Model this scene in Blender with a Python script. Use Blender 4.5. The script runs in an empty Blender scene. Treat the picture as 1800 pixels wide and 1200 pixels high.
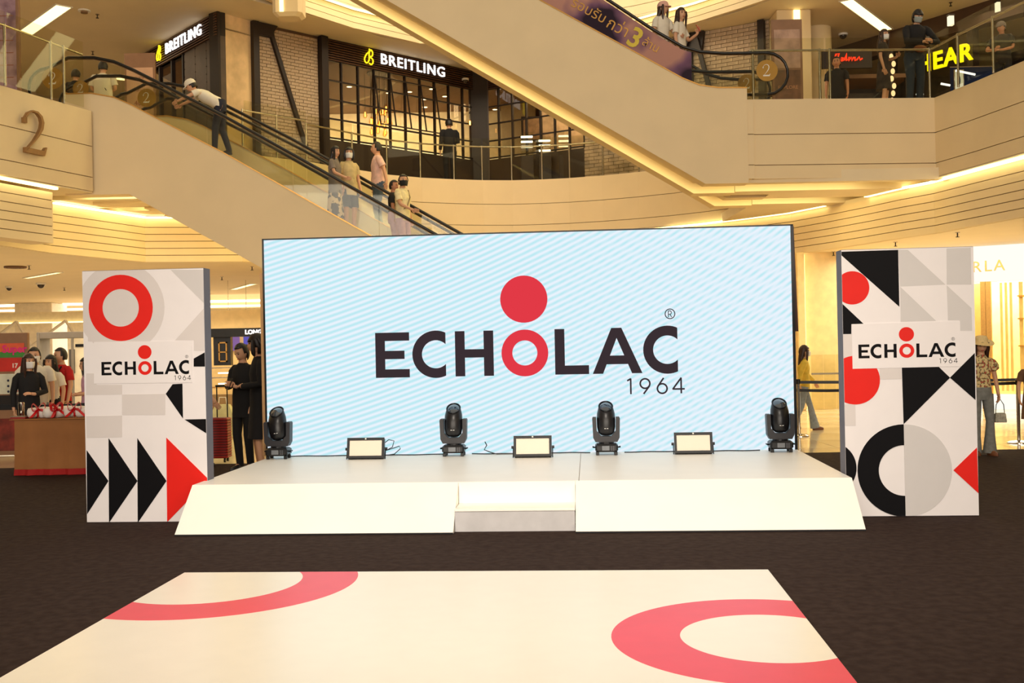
import bpy, bmesh, math, random
from mathutils import Vector, Matrix
from mathutils.geometry import tessellate_polygon
random.seed(7)
C = bpy.context.scene.collection
PI = math.pi
# ---------------------------------------------------------------- camera, world, lights
FOC, PIT, ROL, CH = 1882.2, .0018, -.0204, 1.647
sc = bpy.context.scene
cam = bpy.data.objects.new('camera', bpy.data.cameras.new('camera'))
C.objects.link(cam)
cam.data.sensor_width = 36
cam.data.lens = FOC / 1800 * 36
cam.data.clip_end = 300
cam.location = (0, 0, CH)
cam.rotation_euler = (Matrix.Rotation(PI/2 + PIT, 3, 'X') @ Matrix.Rotation(ROL, 3, 'Z')).to_euler()
sc.camera = cam
sc.view_settings.view_transform = 'Standard'
sc.view_settings.look = 'None'
sc.view_settings.gamma = 1
sc.view_settings.use_curve_mapping = False
sc.view_settings.exposure = 0.0
sc.cycles.max_bounces = 7
sc.cycles.diffuse_bounces = 4
sc.cycles.glossy_bounces = 3
sc.cycles.transparent_max_bounces = 24
sc.cycles.transmission_bounces = 3
sc.cycles.caustics_reflective = False
sc.cycles.caustics_refractive = False
sc.cycles.sample_clamp_indirect = 4
sc.cycles.use_denoising = True
wd = bpy.data.worlds.new('world'); sc.world = wd; wd.use_nodes = True
bg = wd.node_tree.nodes['Background']
bg.inputs[0].default_value = (1.0, .83, .60, 1)
bg.inputs[1].default_value = .27

def area(name, loc, rot, size, power, col, sy=None, spread=None):
    l = bpy.data.lights.new(name, 'AREA'); l.energy = power; l.color = col
    l.size = size
    if sy: l.shape = 'RECTANGLE'; l.size_y = sy
    if spread: l.spread = math.radians(spread)
    o = bpy.data.objects.new(name, l); C.objects.link(o); o.location = loc
    o.rotation_euler = tuple(math.radians(a) for a in rot)
    return o
def spot(name, loc, aim, size, blend, power, col, rad=.5):
    l = bpy.data.lights.new(name, 'SPOT'); l.energy = power; l.color = col; l.spot_size = math.radians(size); l.spot_blend = blend; l.shadow_soft_size = rad
    o = bpy.data.objects.new(name, l); C.objects.link(o); o.location = loc
    o.rotation_euler = (Vector(aim)-Vector(loc)).to_track_quat('-Z', 'Y').to_euler(); return o
spot('stage_key_light', (0, 1.0, 10.5), (0, 8.6, 0), 50, 1.0, 4400, (1, .885, .76), .8)
area('atrium_light', (0, 14, 16), (0, 0, 0), 15, 350, (1, .86, .62))
area('added_front_fill', (-1, -12, 5.6), (95, 0, 0), 26, 4000, (1, .895, .76), 8)  # added broad fill behind the camera, brightens upright surfaces
area('added_gallery_fill', (-1, 24.3, 11.8), (58, 0, 0), 9, 420, (1, .86, .60), 1.5)  # added fill aimed at the gallery store fronts to lift their brightness
area('ground_ceiling_light_left', (-13, 24, 3.4), (0, 0, 0), 10, 400, (1, .92, .80), 14)
area('ground_ceiling_light_far', (-8, 45, 3.4), (0, 0, 0), 14, 1700, (1, .93, .84), 14)
area('ground_ceiling_light_right', (9.5, 23, 3.4), (0, 0, 0), 4, 420, (1, .95, .80), 8)
area('level_two_ceiling_light_left', (-12, 24, 9.4), (0, 0, 0), 6, 180, (1, .84, .58), 12)
area('level_two_ceiling_light_right', (10.5, 22, 9.4), (0, 0, 0), 3, 130, (1, .80, .48), 8)

# ---------------------------------------------------------------- pixel -> real point helpers
def ray(px, py):
    u, v = px - 900, py - 600
    c, s = math.cos(ROL), math.sin(ROL)
    X, Y = c*u + s*v, -s*u + c*v
    c, s = math.cos(PIT), math.sin(PIT)
    return Vector((X/FOC, c + s*Y/FOC, s - c*Y/FOC))
def at(px, py, y):
    r = ray(px, py); t = y/r.y
    return Vector((r.x*t, y, CH + r.z*t))
def atz(px, py, z):
    r = ray(px, py); t = (z - CH)/r.z
    return Vector((r.x*t, r.y*t, z))

# ---------------------------------------------------------------- materials
def lin(c):
    return tuple(((v/255)/12.92 if v/255 <= .04045 else ((v/255+.055)/1.055)**2.4) for v in c)
MATS = {}
def mat(name, rgb, rough=.6, metal=0, var=.06, scale=6, bump=0, spec=.5, rgb2=None, coat=0):
    if name in MATS: return MATS[name]
    m = bpy.data.materials.new(name); m.use_nodes = True
    nt = m.node_tree; b = nt.nodes['Principled BSDF']
    b.inputs['Roughness'].default_value = rough; b.inputs['Metallic'].default_value = metal
    b.inputs['Specular IOR Level'].default_value = spec
    if coat: b.inputs['Coat Weight'].default_value = coat
    tc = nt.nodes.new('ShaderNodeTexCoord'); n = nt.nodes.new('ShaderNodeTexNoise')
    n.inputs['Scale'].default_value = scale; n.inputs['Detail'].default_value = 4
    nt.links.new(tc.outputs['Object'], n.inputs['Vector'])
    r = nt.nodes.new('ShaderNodeValToRGB'); a = lin(rgb)
    lo = tuple(v*(1-var) for v in a); hi = lin(rgb2) if rgb2 else tuple(min(1, v*(1+var)) for v in a)
    r.color_ramp.elements[0].color = (*lo, 1); r.color_ramp.elements[1].color = (*hi, 1)
    r.color_ramp.elements[0].position = .35; r.color_ramp.elements[1].position = .65
    nt.links.new(n.outputs['Fac'], r.inputs[0]); nt.links.new(r.outputs[0], b.inputs['Base Color'])
    if bump:
        bp = nt.nodes.new('ShaderNodeBump'); bp.inputs['Strength'].default_value = bump
        bp.inputs['Distance'].default_value = .01
        nt.links.new(n.outputs['Fac'], bp.inputs['Height']); nt.links.new(bp.outputs[0], b.inputs['Normal'])
    MATS[name] = m; return m
def emit(name, rgb, strength, linear=False):
    if name in MATS: return MATS[name]
    m = bpy.data.materials.new(name); m.use_nodes = True; nt = m.node_tree
    nt.nodes.remove(nt.nodes['Principled BSDF'])
    e = nt.nodes.new('ShaderNodeEmission'); e.inputs[0].default_value = (*(rgb if linear else lin(rgb)), 1)
    e.inputs[1].default_value = strength
    nt.links.new(e.outputs[0], nt.nodes['Material Output'].inputs[0])
    MATS[name] = m; return m
def glass(name, tint=(1, 1, 1), refl=.10, rough=.02):
    if name in MATS: return MATS[name]
    m = bpy.data.materials.new(name); m.use_nodes = True; nt = m.node_tree
    nt.nodes.remove(nt.nodes['Principled BSDF'])
    t = nt.nodes.new('ShaderNodeBsdfTransparent'); t.inputs[0].default_value = (*tint, 1)
    g = nt.nodes.new('ShaderNodeBsdfGlossy'); g.inputs['Roughness'].default_value = rough
    f = nt.nodes.new('ShaderNodeLayerWeight'); f.inputs[0].default_value = .5
    pw = nt.nodes.new('ShaderNodeMath'); pw.operation = 'POWER'; pw.inputs[1].default_value = 5; nt.links.new(f.outputs['Facing'], pw.inputs[0])
    ad = nt.nodes.new('ShaderNodeMath'); ad.operation = 'MULTIPLY_ADD'; ad.inputs[1].default_value = .08; ad.inputs[2].default_value = refl*.5
    nt.links.new(pw.outputs[0], ad.inputs[0])
    mx = nt.nodes.new('ShaderNodeMixShader')
    nt.links.new(ad.outputs[0], mx.inputs[0]); nt.links.new(t.outputs[0], mx.inputs[1]); nt.links.new(g.outputs[0], mx.inputs[2])
    nt.links.new(mx.outputs[0], nt.nodes['Material Output'].inputs[0])
    MATS[name] = m; return m

CREAM = mat('cream_wall_paint', (233, 210, 168), .55, var=.02, scale=1.5)
CREAM2 = mat('cream_ceiling_paint', (232, 214, 180), .7, var=.02, scale=1.5)
JOINT = mat('panel_joint', (120, 86, 52), .8)
WHITEP = mat('white_paint', (235, 230, 222), .5, var=.02)
STAGEW = mat('stage_white_vinyl', (250, 246, 238), .38, var=.015, scale=2)
BLACKM = mat('black_metal', (26, 26, 30), .38, metal=.3, var=.1)
BLACKP = mat('black_plastic', (20, 20, 24), .35, var=.1)
DARK = mat('dark_bronze', (38, 26, 20), .5, metal=.2)
STEEL = mat('brushed_steel', (200, 190, 170), .25, metal=1, scale=30)
GOLD = mat('brass', (200, 150, 80), .35, metal=.8, scale=30)
BRICK = mat('pale_brick', (182, 158, 130), .85, var=.3, scale=3, bump=.4)
MORTAR = mat('mortar', (96, 72, 52), .9)
GLASS = glass('balustrade_glass', (.93, .93, .86), .05)
DGLASS = glass('store_glass', (.80, .74, .64), .10)
RUBBER = mat('black_rubber', (18, 14, 12), .3)
STRIP = emit('warm_cove_light', (1, .83, .38), 6.0, True)
STRIP2 = emit('warm_cove_light_soft', (1, .76, .30), 3.2, True)
PRINTK = mat('black_print', (9, 8, 12), .6, var=.03, spec=.12)
PRINTR = mat('red_print', (224, 30, 20), .5, var=.02, spec=.2)
PRINTG = mat('light_grey_print', (203, 199, 199), .45, var=.01)
PRINTG2 = mat('pale_grey_print', (212, 205, 204), .45, var=.01)
PANELW = mat('panel_white_print', (231, 226, 228), .45, var=.01)

# ---------------------------------------------------------------- mesh builder
class MB:
    def __init__(s): s.v = []; s.f = []
    def add(s, vs, fs):
        o = len(s.v); s.v += [tuple(v) for v in vs]; s.f += [tuple(i+o for i in f) for f in fs]; return s
    def box(s, x0, x1, y0, y1, z0, z1):
        return s.add([(x0,y0,z0),(x1,y0,z0),(x1,y1,z0),(x0,y1,z0),(x0,y0,z1),(x1,y0,z1),(x1,y1,z1),(x0,y1,z1)],
                     [(3,2,1,0),(4,5,6,7),(0,1,5,4),(1,2,6,5),(2,3,7,6),(3,0,4,7)])
    def bbox(s, x0, x1, y0, y1, z0, z1, b=.01):      # box with chamfered vertical + top edges
        pts = [(x0+b,y0),(x1-b,y0),(x1,y0+b),(x1,y1-b),(x1-b,y1),(x0+b,y1),(x0,y1-b),(x0,y0+b)]
        cx, cy = (x0+x1)/2, (y0+y1)/2
        def ins(p, k): return (p[0]+(b if p[0] < cx else -b)*k, p[1]+(b if p[1] < cy else -b)*k)
        rings = [[(*ins(p,1),z0) for p in pts], [(*p,z0+b) for p in pts], [(*p,z1-b) for p in pts], [(*ins(p,1),z1) for p in pts]]
        return s.loft(rings)
    def loft(s, rings, cap=True):
        n = len(rings[0]); o = len(s.v)
        for r in rings: s.v += [tuple(p) for p in r]
        for k in range(len(rings)-1):
            for i in range(n):
                j = (i+1) % n
                s.f.append((o+k*n+i, o+k*n+j, o+(k+1)*n+j, o+(k+1)*n+i))
        if cap:
            s.f.append(tuple(o+i for i in reversed(range(n))))
            s.f.append(tuple(o+(len(rings)-1)*n+i for i in range(n)))
        return s
    def tube(s, pts, r, n=8, close=False):
        pts = [Vector(p) for p in pts]; m = len(pts)
        rr = r if isinstance(r, (list, tuple)) else [r]*m
        rings = []; ref = None
        for i, p in enumerate(pts):
            a = pts[i-1] if i > 0 else (pts[-1] if close else p); b = pts[i+1] if i < m-1 else (pts[0] if close else p)
            t = (b-a).normalized()
            if ref is None:
                ref = Vector((0,0,1)) if abs(t.z) < .9 else Vector((0,1,0))
            u = t.cross(ref); 
            if u.length < 1e-5: u = t.cross(Vector((1,0,0)))
            u.normalize(); w = u.cross(t).normalized(); ref = w
            rings.append([p + u*(rr[i]*math.cos(2*PI*k/n)) + w*(rr[i]*math.sin(2*PI*k/n)) for k in range(n)])
        if close: rings.append(rings[0]); return s.loft(rings, False)
        return s.loft(rings)
    def ell(s, c, r, nu=12, nv=8, rot=None):
        o = len(s.v); c = Vector(c)
        for j in range(1, nv):
            ph = PI*j/nv
            for i in range(nu):
                th = 2*PI*i/nu
                p = Vector((r[0]*math.sin(ph)*math.cos(th), r[1]*math.sin(ph)*math.sin(th), r[2]*math.cos(ph)))
                if rot: p = rot @ p
                s.v.append(tuple(c+p))
        t = Vector((0,0,r[2])); 
        if rot: t = rot @ t
        s.v.append(tuple(c+t)); s.v.append(tuple(c-t)); T = len(s.v)-2; B = T+1
        for j in range(nv-2):
            for i in range(nu):
                k = (i+1) % nu
                s.f.append((o+j*nu+i, o+(j+1)*nu+i, o+(j+1)*nu+k, o+j*nu+k))
        for i in range(nu):
            k = (i+1) % nu
            s.f.append((T, o+i, o+k)); s.f.append((B, o+(nv-2)*nu+k, o+(nv-2)*nu+i))
        return s
    def cyl(s, p0, p1, r, n=12): return s.tube([p0, p1], r, n)
    def prism(s, poly, fn, t0, t1):                  # poly 2D -> fn(u, v, t)
        n = len(poly); o = len(s.v)
        s.v += [tuple(fn(u, v, t0)) for u, v in poly] + [tuple(fn(u, v, t1)) for u, v in poly]
        tris = tessellate_polygon([[Vector((u, v, 0)) for u, v in poly]])
        for a, b, c in tris: s.f.append((o+a, o+b, o+c)); s.f.append((o+n+c, o+n+b, o+n+a))
        for i in range(n):
            j = (i+1) % n; s.f.append((o+i, o+n+i, o+n+j, o+j))
        return s
    def build(s, name, m, parent=None, smooth=False, kind=None, fix=True):
        me = bpy.data.meshes.new(name); me.from_pydata(s.v, [], s.f); me.materials.append(m)
        if fix:
            bm = bmesh.new(); bm.from_mesh(me); bmesh.ops.recalc_face_normals(bm, faces=bm.faces); bm.to_mesh(me); bm.free()
        if smooth:
            me.polygons.foreach_set('use_smooth', [True]*len(me.polygons))
            try: me.set_sharp_from_angle(angle=math.radians(50))
            except Exception: pass
        me.update()
        o = bpy.data.objects.new(name, me); C.objects.link(o)
        if parent: o.parent = parent
        if kind: o['kind'] = kind
        return o
def tag(o, label, cat, group=None):
    o['label'] = label; o['category'] = cat
    if group: o['group'] = group
    return o
def thing(name, label, cat, loc=(0,0,0), rz=0, group=None):
    o = bpy.data.objects.new(name, None); C.objects.link(o); o.location = loc; o.rotation_euler = (0,0,rz)
    o.empty_display_size = .1
    return tag(o, label, cat, group)
def struct(name, loc=(0,0,0)):
    o = bpy.data.objects.new(name, None); C.objects.link(o); o.location = loc; o['kind'] = 'structure'; return o
def dup(root, loc, rz=None, label=None, group=None):
    r = root.copy(); C.objects.link(r); r.location = loc
    if rz is not None: r.rotation_euler = (0,0,rz)
    if label: r['label'] = label
    if group: r['group'] = group
    for ch in list(root.children):
        c = ch.copy(); C.objects.link(c); c.parent = r
        for g in ch.children:
            d = g.copy(); C.objects.link(d); d.parent = c
    return r
def text_mesh(txt, size, depth=.01, align='CENTER', space=1.0, bold=0):
    cu = bpy.data.curves.new('t', 'FONT'); cu.body = txt; cu.size = size; cu.extrude = depth/2
    cu.align_x = align; cu.align_y = 'BOTTOM_BASELINE' if False else 'CENTER'; cu.space_character = space
    cu.resolution_u = 3; cu.offset = bold
    o = bpy.data.objects.new('t', cu); C.objects.link(o)
    dg = bpy.context.evaluated_depsgraph_get(); dg.update()
    me = bpy.data.meshes.new_from_object(o.evaluated_get(dg))
    vs = [v.co.copy() for v in me.vertices]; fs = [tuple(p.vertices) for p in me.polygons]
    bpy.data.objects.remove(o); bpy.data.curves.remove(cu); bpy.data.meshes.remove(me)
    return vs, fs
def text_on(name, txt, size, m, fn, parent, depth=.01, bold=0, space=1.0, align='CENTER'):
    """fn(u, v, t): u right, v up, t towards viewer"""
    vs, fs = text_mesh(txt, size, depth, align, space, bold)
    b = MB(); b.add([fn(v.x, v.y, v.z) for v in vs], fs)
    return b.build(name, m, parent)
def plane_fn(P, yaw=0.0, tilt=0.0):
    """local (u right, v up, t to viewer) on a vertical plane at P whose normal faces -Y turned by yaw"""
    R = Matrix.Rotation(yaw, 3, 'Z') @ Matrix.Rotation(tilt, 3, 'X')
    P = Vector(P)
    return lambda u, v, t=0: P + R @ Vector((u, -t, v))
def seg_fn(P0, P1):
    """facade between plan points P0 (left) and P1 (right): fn(u, z, t) with t towards the atrium"""
    a = Vector((P0[0], P0[1], 0)); d = Vector((P1[0], P1[1], 0)) - a; L = d.length; d.normalize()
    n = Vector((d.y, -d.x, 0))
    return (lambda u, z, t=0: a + d*u + n*t + Vector((0,0,z))), L
def fbox(b, fn, u0, u1, z0, z1, t0, t1):
    return b.add([fn(u0,z0,t0),fn(u1,z0,t0),fn(u1,z0,t1),fn(u0,z0,t1),fn(u0,z1,t0),fn(u1,z1,t0),fn(u1,z1,t1),fn(u0,z1,t1)],
                 [(3,2,1,0),(4,5,6,7),(0,1,5,4),(1,2,6,5),(2,3,7,6),(3,0,4,7)])
def upx(fn, L, px):
    """u on the facade where the sight line of image column px meets it (used once, to size real bays)"""
    lo, hi = -3.0, L+3.0
    for _ in range(40):
        m = (lo+hi)/2; p = fn(m, 8, 0)
        if (p.x/p.y)*FOC + 900 < px + (400*.0204 if True else 0): lo = m
        else: hi = m
    return (lo+hi)/2

# ================================================================= THE BUILDING
F2, C1, COVE, UPB = 6.08, 3.58, 4.5, 4.6       # level 2 floor, ground ceiling, cove shelf, underside of upper fascia
LV = 6.10                                       # storey height above level 1
RIM = [(-10.4,-9),(-10.4,6),(-10.0,11.5),(-9.1,15.6),(-8.37,17.68),(-7.66,19.72),(-7.75,21.8),(-7.75,23.85),(-6.0,24.3),(-5.35,25.0),(-4.77,25.6),
       (-3.85,26.8),(-3.1,27.75),(-2.3,28.35),(-1.44,28.75),(-.7,29.0),(.09,29.13),(.9,29.08),(1.63,28.94),(2.5,28.62),(3.4,28.15),(4.2,27.6),
       (4.83,27.04),(5.6,26.2),(6.3,25.2),(6.9,23.9),(7.4,22.4),(7.8,21.0),(8.0,20.04),(8.22,18.9),(8.44,17.45),(8.9,14.5),(9.2,10),(9.2,-9)]
LOW = [(-10.9,-9),(-10.9,6),(-10.4,12),(-9.6,15.6),(-9.1,19.07),(-8.9,20.8),(-7.97,23.4),(-5.95,23.75),(-5.3,24.95),(-4.75,25.75),
       (-3.85,27.0),(-2.3,28.5),(.09,29.3),(1.7,29.1),(3.5,28.35),(4.83,27.1),(5.75,26.0),(6.55,24.95),(7.05,23.7),(7.5,22.3),(7.78,21.3),(8.12,20.45),(8.35,19.1),(8.6,17.75),(9.1,14.5),(9.5,10),(9.5,-9)]
CEN = Vector((0, 14, 0))
def offs(pl, d):
    out = []
    for i, p in enumerate(pl):
        a = Vector((*pl[max(i-1,0)],0)); b = Vector((*pl[min(i+1,len(pl)-1)],0)); t = (b-a).normalized()
        n = Vector((t.y, -t.x, 0)); q = Vector((*p,0))
        if n.dot(q-CEN) < 0: n = -n
        out.append((q.x+n.x*d, q.y+n.y*d))
    return out
def sweep(b, pl, z0, z1, d0, d1):
    A, B = offs(pl, d0), offs(pl, d1)
    return b.loft([[(A[i][0],A[i][1],z0),(B[i][0],B[i][1],z0),(B[i][0],B[i][1],z1),(A[i][0],A[i][1],z1)] for i in range(len(pl))])
def slab(b, pl, z0, z1, d=0, R=46):
    A = offs(pl, d); rings = []
    for i, (x, y) in enumerate(A):
        v = Vector((x, y-10, 0)); v.normalize()
        if y < 0: v = Vector((1 if x > 0 else -1, 0, 0))
        rings.append([(x,y,z0),(x+v.x*R,y+v.y*R,z0),(x+v.x*R,y+v.y*R,z1),(x,y,z1)])
    return b.loft(rings)

# ground: polished marble floor and black event carpet
mm = mat('polished_marble', (218, 196, 158), .12, var=.12, scale=.6, rgb2=(236, 218, 182))
nt = mm.node_tree; pb = nt.nodes['Principled BSDF']
fl = MB()
for i in range(-12, 14):
    for j in range(0, 1): pass
fl.box(-60, 60, -20, 90, -.2, -.012)
flo = fl.build('floor', mm, kind='structure')
# tiles of the strip of marble that the photograph shows, one slab each
tmk = random.Random(3)
tile = None
for i, x in enumerate([4.2+1.2*k for k in range(9)]):
    for j, y in enumerate([15.35+1.2*k for k in range(8)]):
        if tile is None:
            tile = MB().bbox(-.597, .597, -.597, .597, -.02, 0, .003).build('floor_tile', mm, flo); tile.location = (x, y, 0)
        else:
            c = tile.copy(); C.objects.link(c); c.location = (x, y, 0)
crp = MB()
cpt = mat('black_event_carpet', (51, 38, 34), .95, var=.12, scale=14, bump=.5, spec=.1, rgb2=(59, 46, 41))
crp.add([(-30,-9,0),(30,-9,0),(30,14.2,0),(4.7,15.25,0),(-8,15.4,0),(-30,15.5,0),(-30,-9,.006),(30,-9,.006),(30,14.2,.006),(4.7,15.25,.006),(-8,15.4,.006),(-30,15.5,.006)],
        [(6,7,8,9,10,11),(0,1,7,6),(1,2,8,7),(2,3,9,8),(3,4,10,9),(4,5,11,10),(5,0,6,11)])
cb = crp.build('event_carpet', cpt); tag(cb, 'large black needle-felt event carpet covering the atrium floor under the stage', 'carpet')

# slabs
struct_ceil = []
slab(MB(), LOW, C1, C1+.2, .05).build('ceiling', CREAM2, kind='structure') if False else None
b = MB(); slab(b, LOW, C1, C1+.15, .05); b.build('ceiling', CREAM2, kind='structure')
b = MB(); slab(b, RIM, F2-.3, F2, .12); b.build('floor_2', mat('upper_floor_tile', (205, 185, 155), .3, var=.05), kind='structure')
b = MB(); slab(b, RIM, C1+LV, C1+LV+.15, .15); b.build('ceiling_2', CREAM2, kind='structure')
# landing slabs of the two bridges
b = MB(); b.box(-7.9, -7.5, 19.9, 24, F2-.3, F2-.01); b.build('floor_landing_left', CREAM, kind='structure')
RB = [(4.5,26.9),(4.5,24),(4.5,19.85),(8.0,20.04)]
b = MB(); b.prism([(4.62,19.95),(7.95,20.1),(7.35,22.6),(6.2,25.4),(4.9,26.9),(4.62,27.1)], lambda u,v,t: (u,v,t), F2-.3, F2); b.build('floor_landing_right', CREAM, kind='structure')

def fascia(name, pl, z0, rows, d, thick=.12, gap=.014, m=CREAM):
    w = struct(name); z = z0
    H = sum(rows)
    b = MB(); sweep(b, pl, z0+.02, z0+H-.02, d+.025, d+thick); b.build('backing', JOINT, w)
    for h in rows:
        b = MB(); sweep(b, pl, z+gap/2, z+h-gap/2, d, d+thick-.02); b.build('fascia_panel', m, w); z += h
    return w
LR = RIM[:6]; BK = RIM[7:26]; RR = RIM[28:]
for k, (z0, lab) in enumerate(((0,'wall_level_two'), (LV,'wall_level_three'))):
    fascia(lab+'_left', LR, UPB+z0 if k == 0 else 10.2, [.26,.57,.66], 0)
    fascia(lab+'_back', BK, UPB+z0 if k == 0 else 10.2, [.26,.57,.66], 0)
    fascia(lab+'_right', RR, UPB+z0 if k == 0 else 10.2, [.26,.57,.66], 0)
# right landing fascia (front face and its short return)
fascia('wall_landing_right', [(4.53,19.87),(6.2,19.95),(8.0,20.04)], UPB, [.26,.57,.66], 0)
b = MB()
for z, h in ((UPB,.26),(UPB+.26,.57),(UPB+.83,.65)): b.box(4.445, 4.56, 19.83, 20.3, z+.007, z+h-.007)
b.build('wall_landing_return', CREAM, kind='structure')
fascia('wall_cove_ground', LOW[3:], C1, [.153]*6, 0)
fascia('wall_cove_level_two', [p for p in LOW[3:]], 9.68, [.15]*3, .0)
# near box on the left under the "2"
fascia('wall_cove_near_left', [(-10.2,11),(-9.0,15.6),(-8.46,17.8),(-8.1,19.0)], C1, [.153]*6, 0, .5)
b = MB(); sweep(b, LOW[3:], 4.49, UPB-.02, .02, .3); b.build('trim_cove_back', CREAM2, kind='structure')
# soffits joining shelf and upper fascia, cove light strips
b = MB(); sweep(b, RIM[:6], UPB-.02, UPB, .02, 1.3); sweep(b, BK, UPB-.02, UPB, .0, .8); sweep(b, RR, UPB-.02, UPB, 0, .9); b.build('trim_soffit', CREAM2, kind='structure')
b = MB(); sweep(b, RIM, 10.16, 10.2, 0, .9); b.build('trim_soffit_level_three', CREAM2, kind='structure')
def cove(name, pl, z, d, label, w=.10, h=.035, m=STRIP):
    b = MB(); sweep(b, pl, z-h, z, d-w, d-.02); o = b.build(name, m); return tag(o, label, 'light strip')
cove('cove_light', [(-10.2,11),(-9.0,15.6),(-8.46,17.8),(-8.1,19.0)], UPB-.03, -.02, 'warm cove light strip above the grooved fascia below the bronze numeral')
cove('cove_light', LOW[5:8], UPB-.03, -.02, 'warm cove light strip along the grooved fascia under the left escalator landing')
cove('cove_light', LOW[12:19], UPB-.03, -.02, 'warm cove light strip running behind the screen and the bridge landing on the right')
cove('cove_light', LOW[19:], UPB-.03, -.02, 'warm cove light strip rising to the right edge above the grooved fascia')
cove('cove_light', LOW[8:13], 10.16, -.02, 'warm cove light strip of the level above the illuminated watch store sign', m=STRIP2)
cove('cove_light', LOW[13:18], 10.16, -.02, 'warm cove light strip high behind the two women on the escalator', m=STRIP2)

# stepped soffits with light slots under the landings
def soffit(name, x0, x1, y0, y1, z, slots, labels, l0, l1):
    w = struct(name); ys = y0
    for (sa, sb), lab in zip(slots, labels):
        MB().box(x0, x1, ys, sa, z, z+.22).build('soffit_panel', CREAM2, w)
        MB().box(x0, x1, sa, sb, z+.20, z+.22).build('slot_recess', CREAM2, w)
        o = MB().box(l0, l1, sa+.06, sa+(sb-sa)*.70, z+.165, z+.198).build('slot_light', STRIP); tag(o, lab, 'light strip')
        ys = sb
    MB().box(x0, x1, ys, y1, z, z+.22).build('soffit_panel', CREAM2, w)
soffit('trim_left_landing', -9.4, -5.2, 19.95, 23.6, 4.60, [(20.15,20.75),(22.0,22.55)], ['front light slot under the left escalator landing', 'second light slot under the left escalator landing'], -7.9, -6.3)
soffit('trim_right_landing', 4.45, 9.4, 19.95, 21.6, bR[1][1] if False else 4.545, [(20.16,21.08)], ['long front light slot under the right bridge landing'], 4.46, 6.9)
soffit('trim_right_landing_rear', 5.25, 9.4, 21.6, 26.6, 4.545, [(22.21,23.13)], ['shorter second light slot under the right bridge landing'], 5.26, 6.9)

# ---------------------------------------------------------------- escalators
def escalator(label, y0, deck, base, rail, shift, disc, twin=False, film=False, up_light=True, newel='left'):
    """deck / base / rail: (x, z) outlines of the cladding top, its underside and the handrail; y0: near face"""
    W = 1.72
    t = thing('escalator', label, 'escalator')
    sh = lambda P: [(x+shift, z) for x, z in P]
    deck, base, rail = sh(deck), sh(base), sh(rail)
    X = lambda u, v, tt: (u, tt, v)
    poly = deck + base[::-1]
    MB().prism(poly, X, y0, y0+.07).build('cladding', CREAM, t)
    MB().prism(poly, X, y0+W-.07, y0+W).build('cladding', CREAM, t)
    low = [(x, z-.24) for x, z in deck]
    lift = [(x, z+.20) for x, z in base]
    MB().prism(low + base[::-1], X, y0+.07, y0+.36).build('truss', CREAM, t)
    MB().prism(low + lift[::-1], X, y0+.36, y0+1.28).build('truss', CREAM, t)
    MB().prism(low + base[::-1], X, y0+1.28, y0+W-.07).build('truss', CREAM, t)
    # underside light
    if up_light:
        r1 = [(x, z+.199) for x, z in base]; r0 = [(x, z+.165) for x, z in base]
        MB().prism(r1 + r0[::-1], X, y0+.42, y0+1.0).build('underside_light', STRIP, t)
    # rail trim on the deck
    for yy in (y0-.01, y0+W-.09):
        b = MB()
        for (xa,za),(xb,zb) in zip(deck[:-1], deck[1:]):
            b.add([(xa,yy,za),(xb,yy,zb),(xb,yy+.10,zb),(xa,yy+.10,za),(xa,yy,za+.025),(xb,yy,zb+.025),(xb,yy+.10,zb+.025),(xa,yy+.10,za+.025)],
                  [(3,2,1,0),(4,5,6,7),(0,1,5,4),(2,3,7,6),(1,2,6,5),(3,0,4,7)])
        b.build('deck_trim', GOLD, t)
    # handrails, glass
    for yy in (y0+.16, y0+W-.20):
        MB().tube([(x, yy, z) for x, z in rail], .028, 8).build('handrail', RUBBER, t, smooth=True)
        MB().tube([(x, yy, z-.036) for x, z in rail], .009, 5).build('handrail_guide', mat('guide_bronze', (112, 84, 54), .5, metal=.3), t)
        # glass between deck and rail
        top = [(x, z-.03) for x, z in rail]
        if newel == 'left': ds = [p for p in deck if True]
        def dz(x):
            for (xa,za),(xb,zb) in zip(deck[:-1], deck[1:]):
                if xa <= x <= xb: return za+(zb-za)*(x-xa)/(xb-xa)
            return deck[0][1] if x < deck[0][0] else deck[-1][1]
        mid = [p for p in rail if p[1] > dz(p[0])+.45]
        xs0, xs1 = mid[0][0], mid[-1][0]
        n = max(2, int((xs1-xs0)/1.45)); g = []
        def rz(x):
            for (xa,za),(xb,zb) in zip(mid[:-1], mid[1:]):
                if xa <= x <= xb: return za+(zb-za)*(x-xa)/(xb-xa)
            return mid[-1][1]
        for k in range(n):
            a, c = xs0+(xs1-xs0)*k/n+.006, xs0+(xs1-xs0)*(k+1)/n-.006
            q = [a+(c-a)*i/6 for i in range(7)]
            MB().prism([(x, dz(x)-.02) for x in q]+[(x, rz(x)-.05) for x in q[::-1]], X, yy-.005, yy+.005).build('glass_panel', GLASS, t)
    # steps
    xs = [p[0] for p in deck]
    sx = deck[1][0] if newel == 'left' else deck[0][0]; ex = deck[-1][0]
    b = MB()
    pts = []; x = xs[0]
    while x < xs[-1]:
        pts.append((x, dz(x+.2)-.20)); x += .4
    for x, z in pts: b.box(x, x+.4, y0+.30, y0+W-.30, z-.25, z)
    o = b.build('step_band', mat('step_metal', (120, 115, 105), .4, metal=.6), t); o['kind'] = 'stuff'
    return t, dz
P = lambda L, y: [(at(px, py, y).x, at(px, py, y).z) for px, py in L]
yA = 19.80
dA = P([(118,166),(160,165),(200,172),(230,185),(287,215),(392,269),(655,417)], yA)
sl = (dA[-1][1]-dA[-3][1])/(dA[-1][0]-dA[-3][0])
xe = dA[-1][0] + (.3-dA[-1][1])/sl
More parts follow.
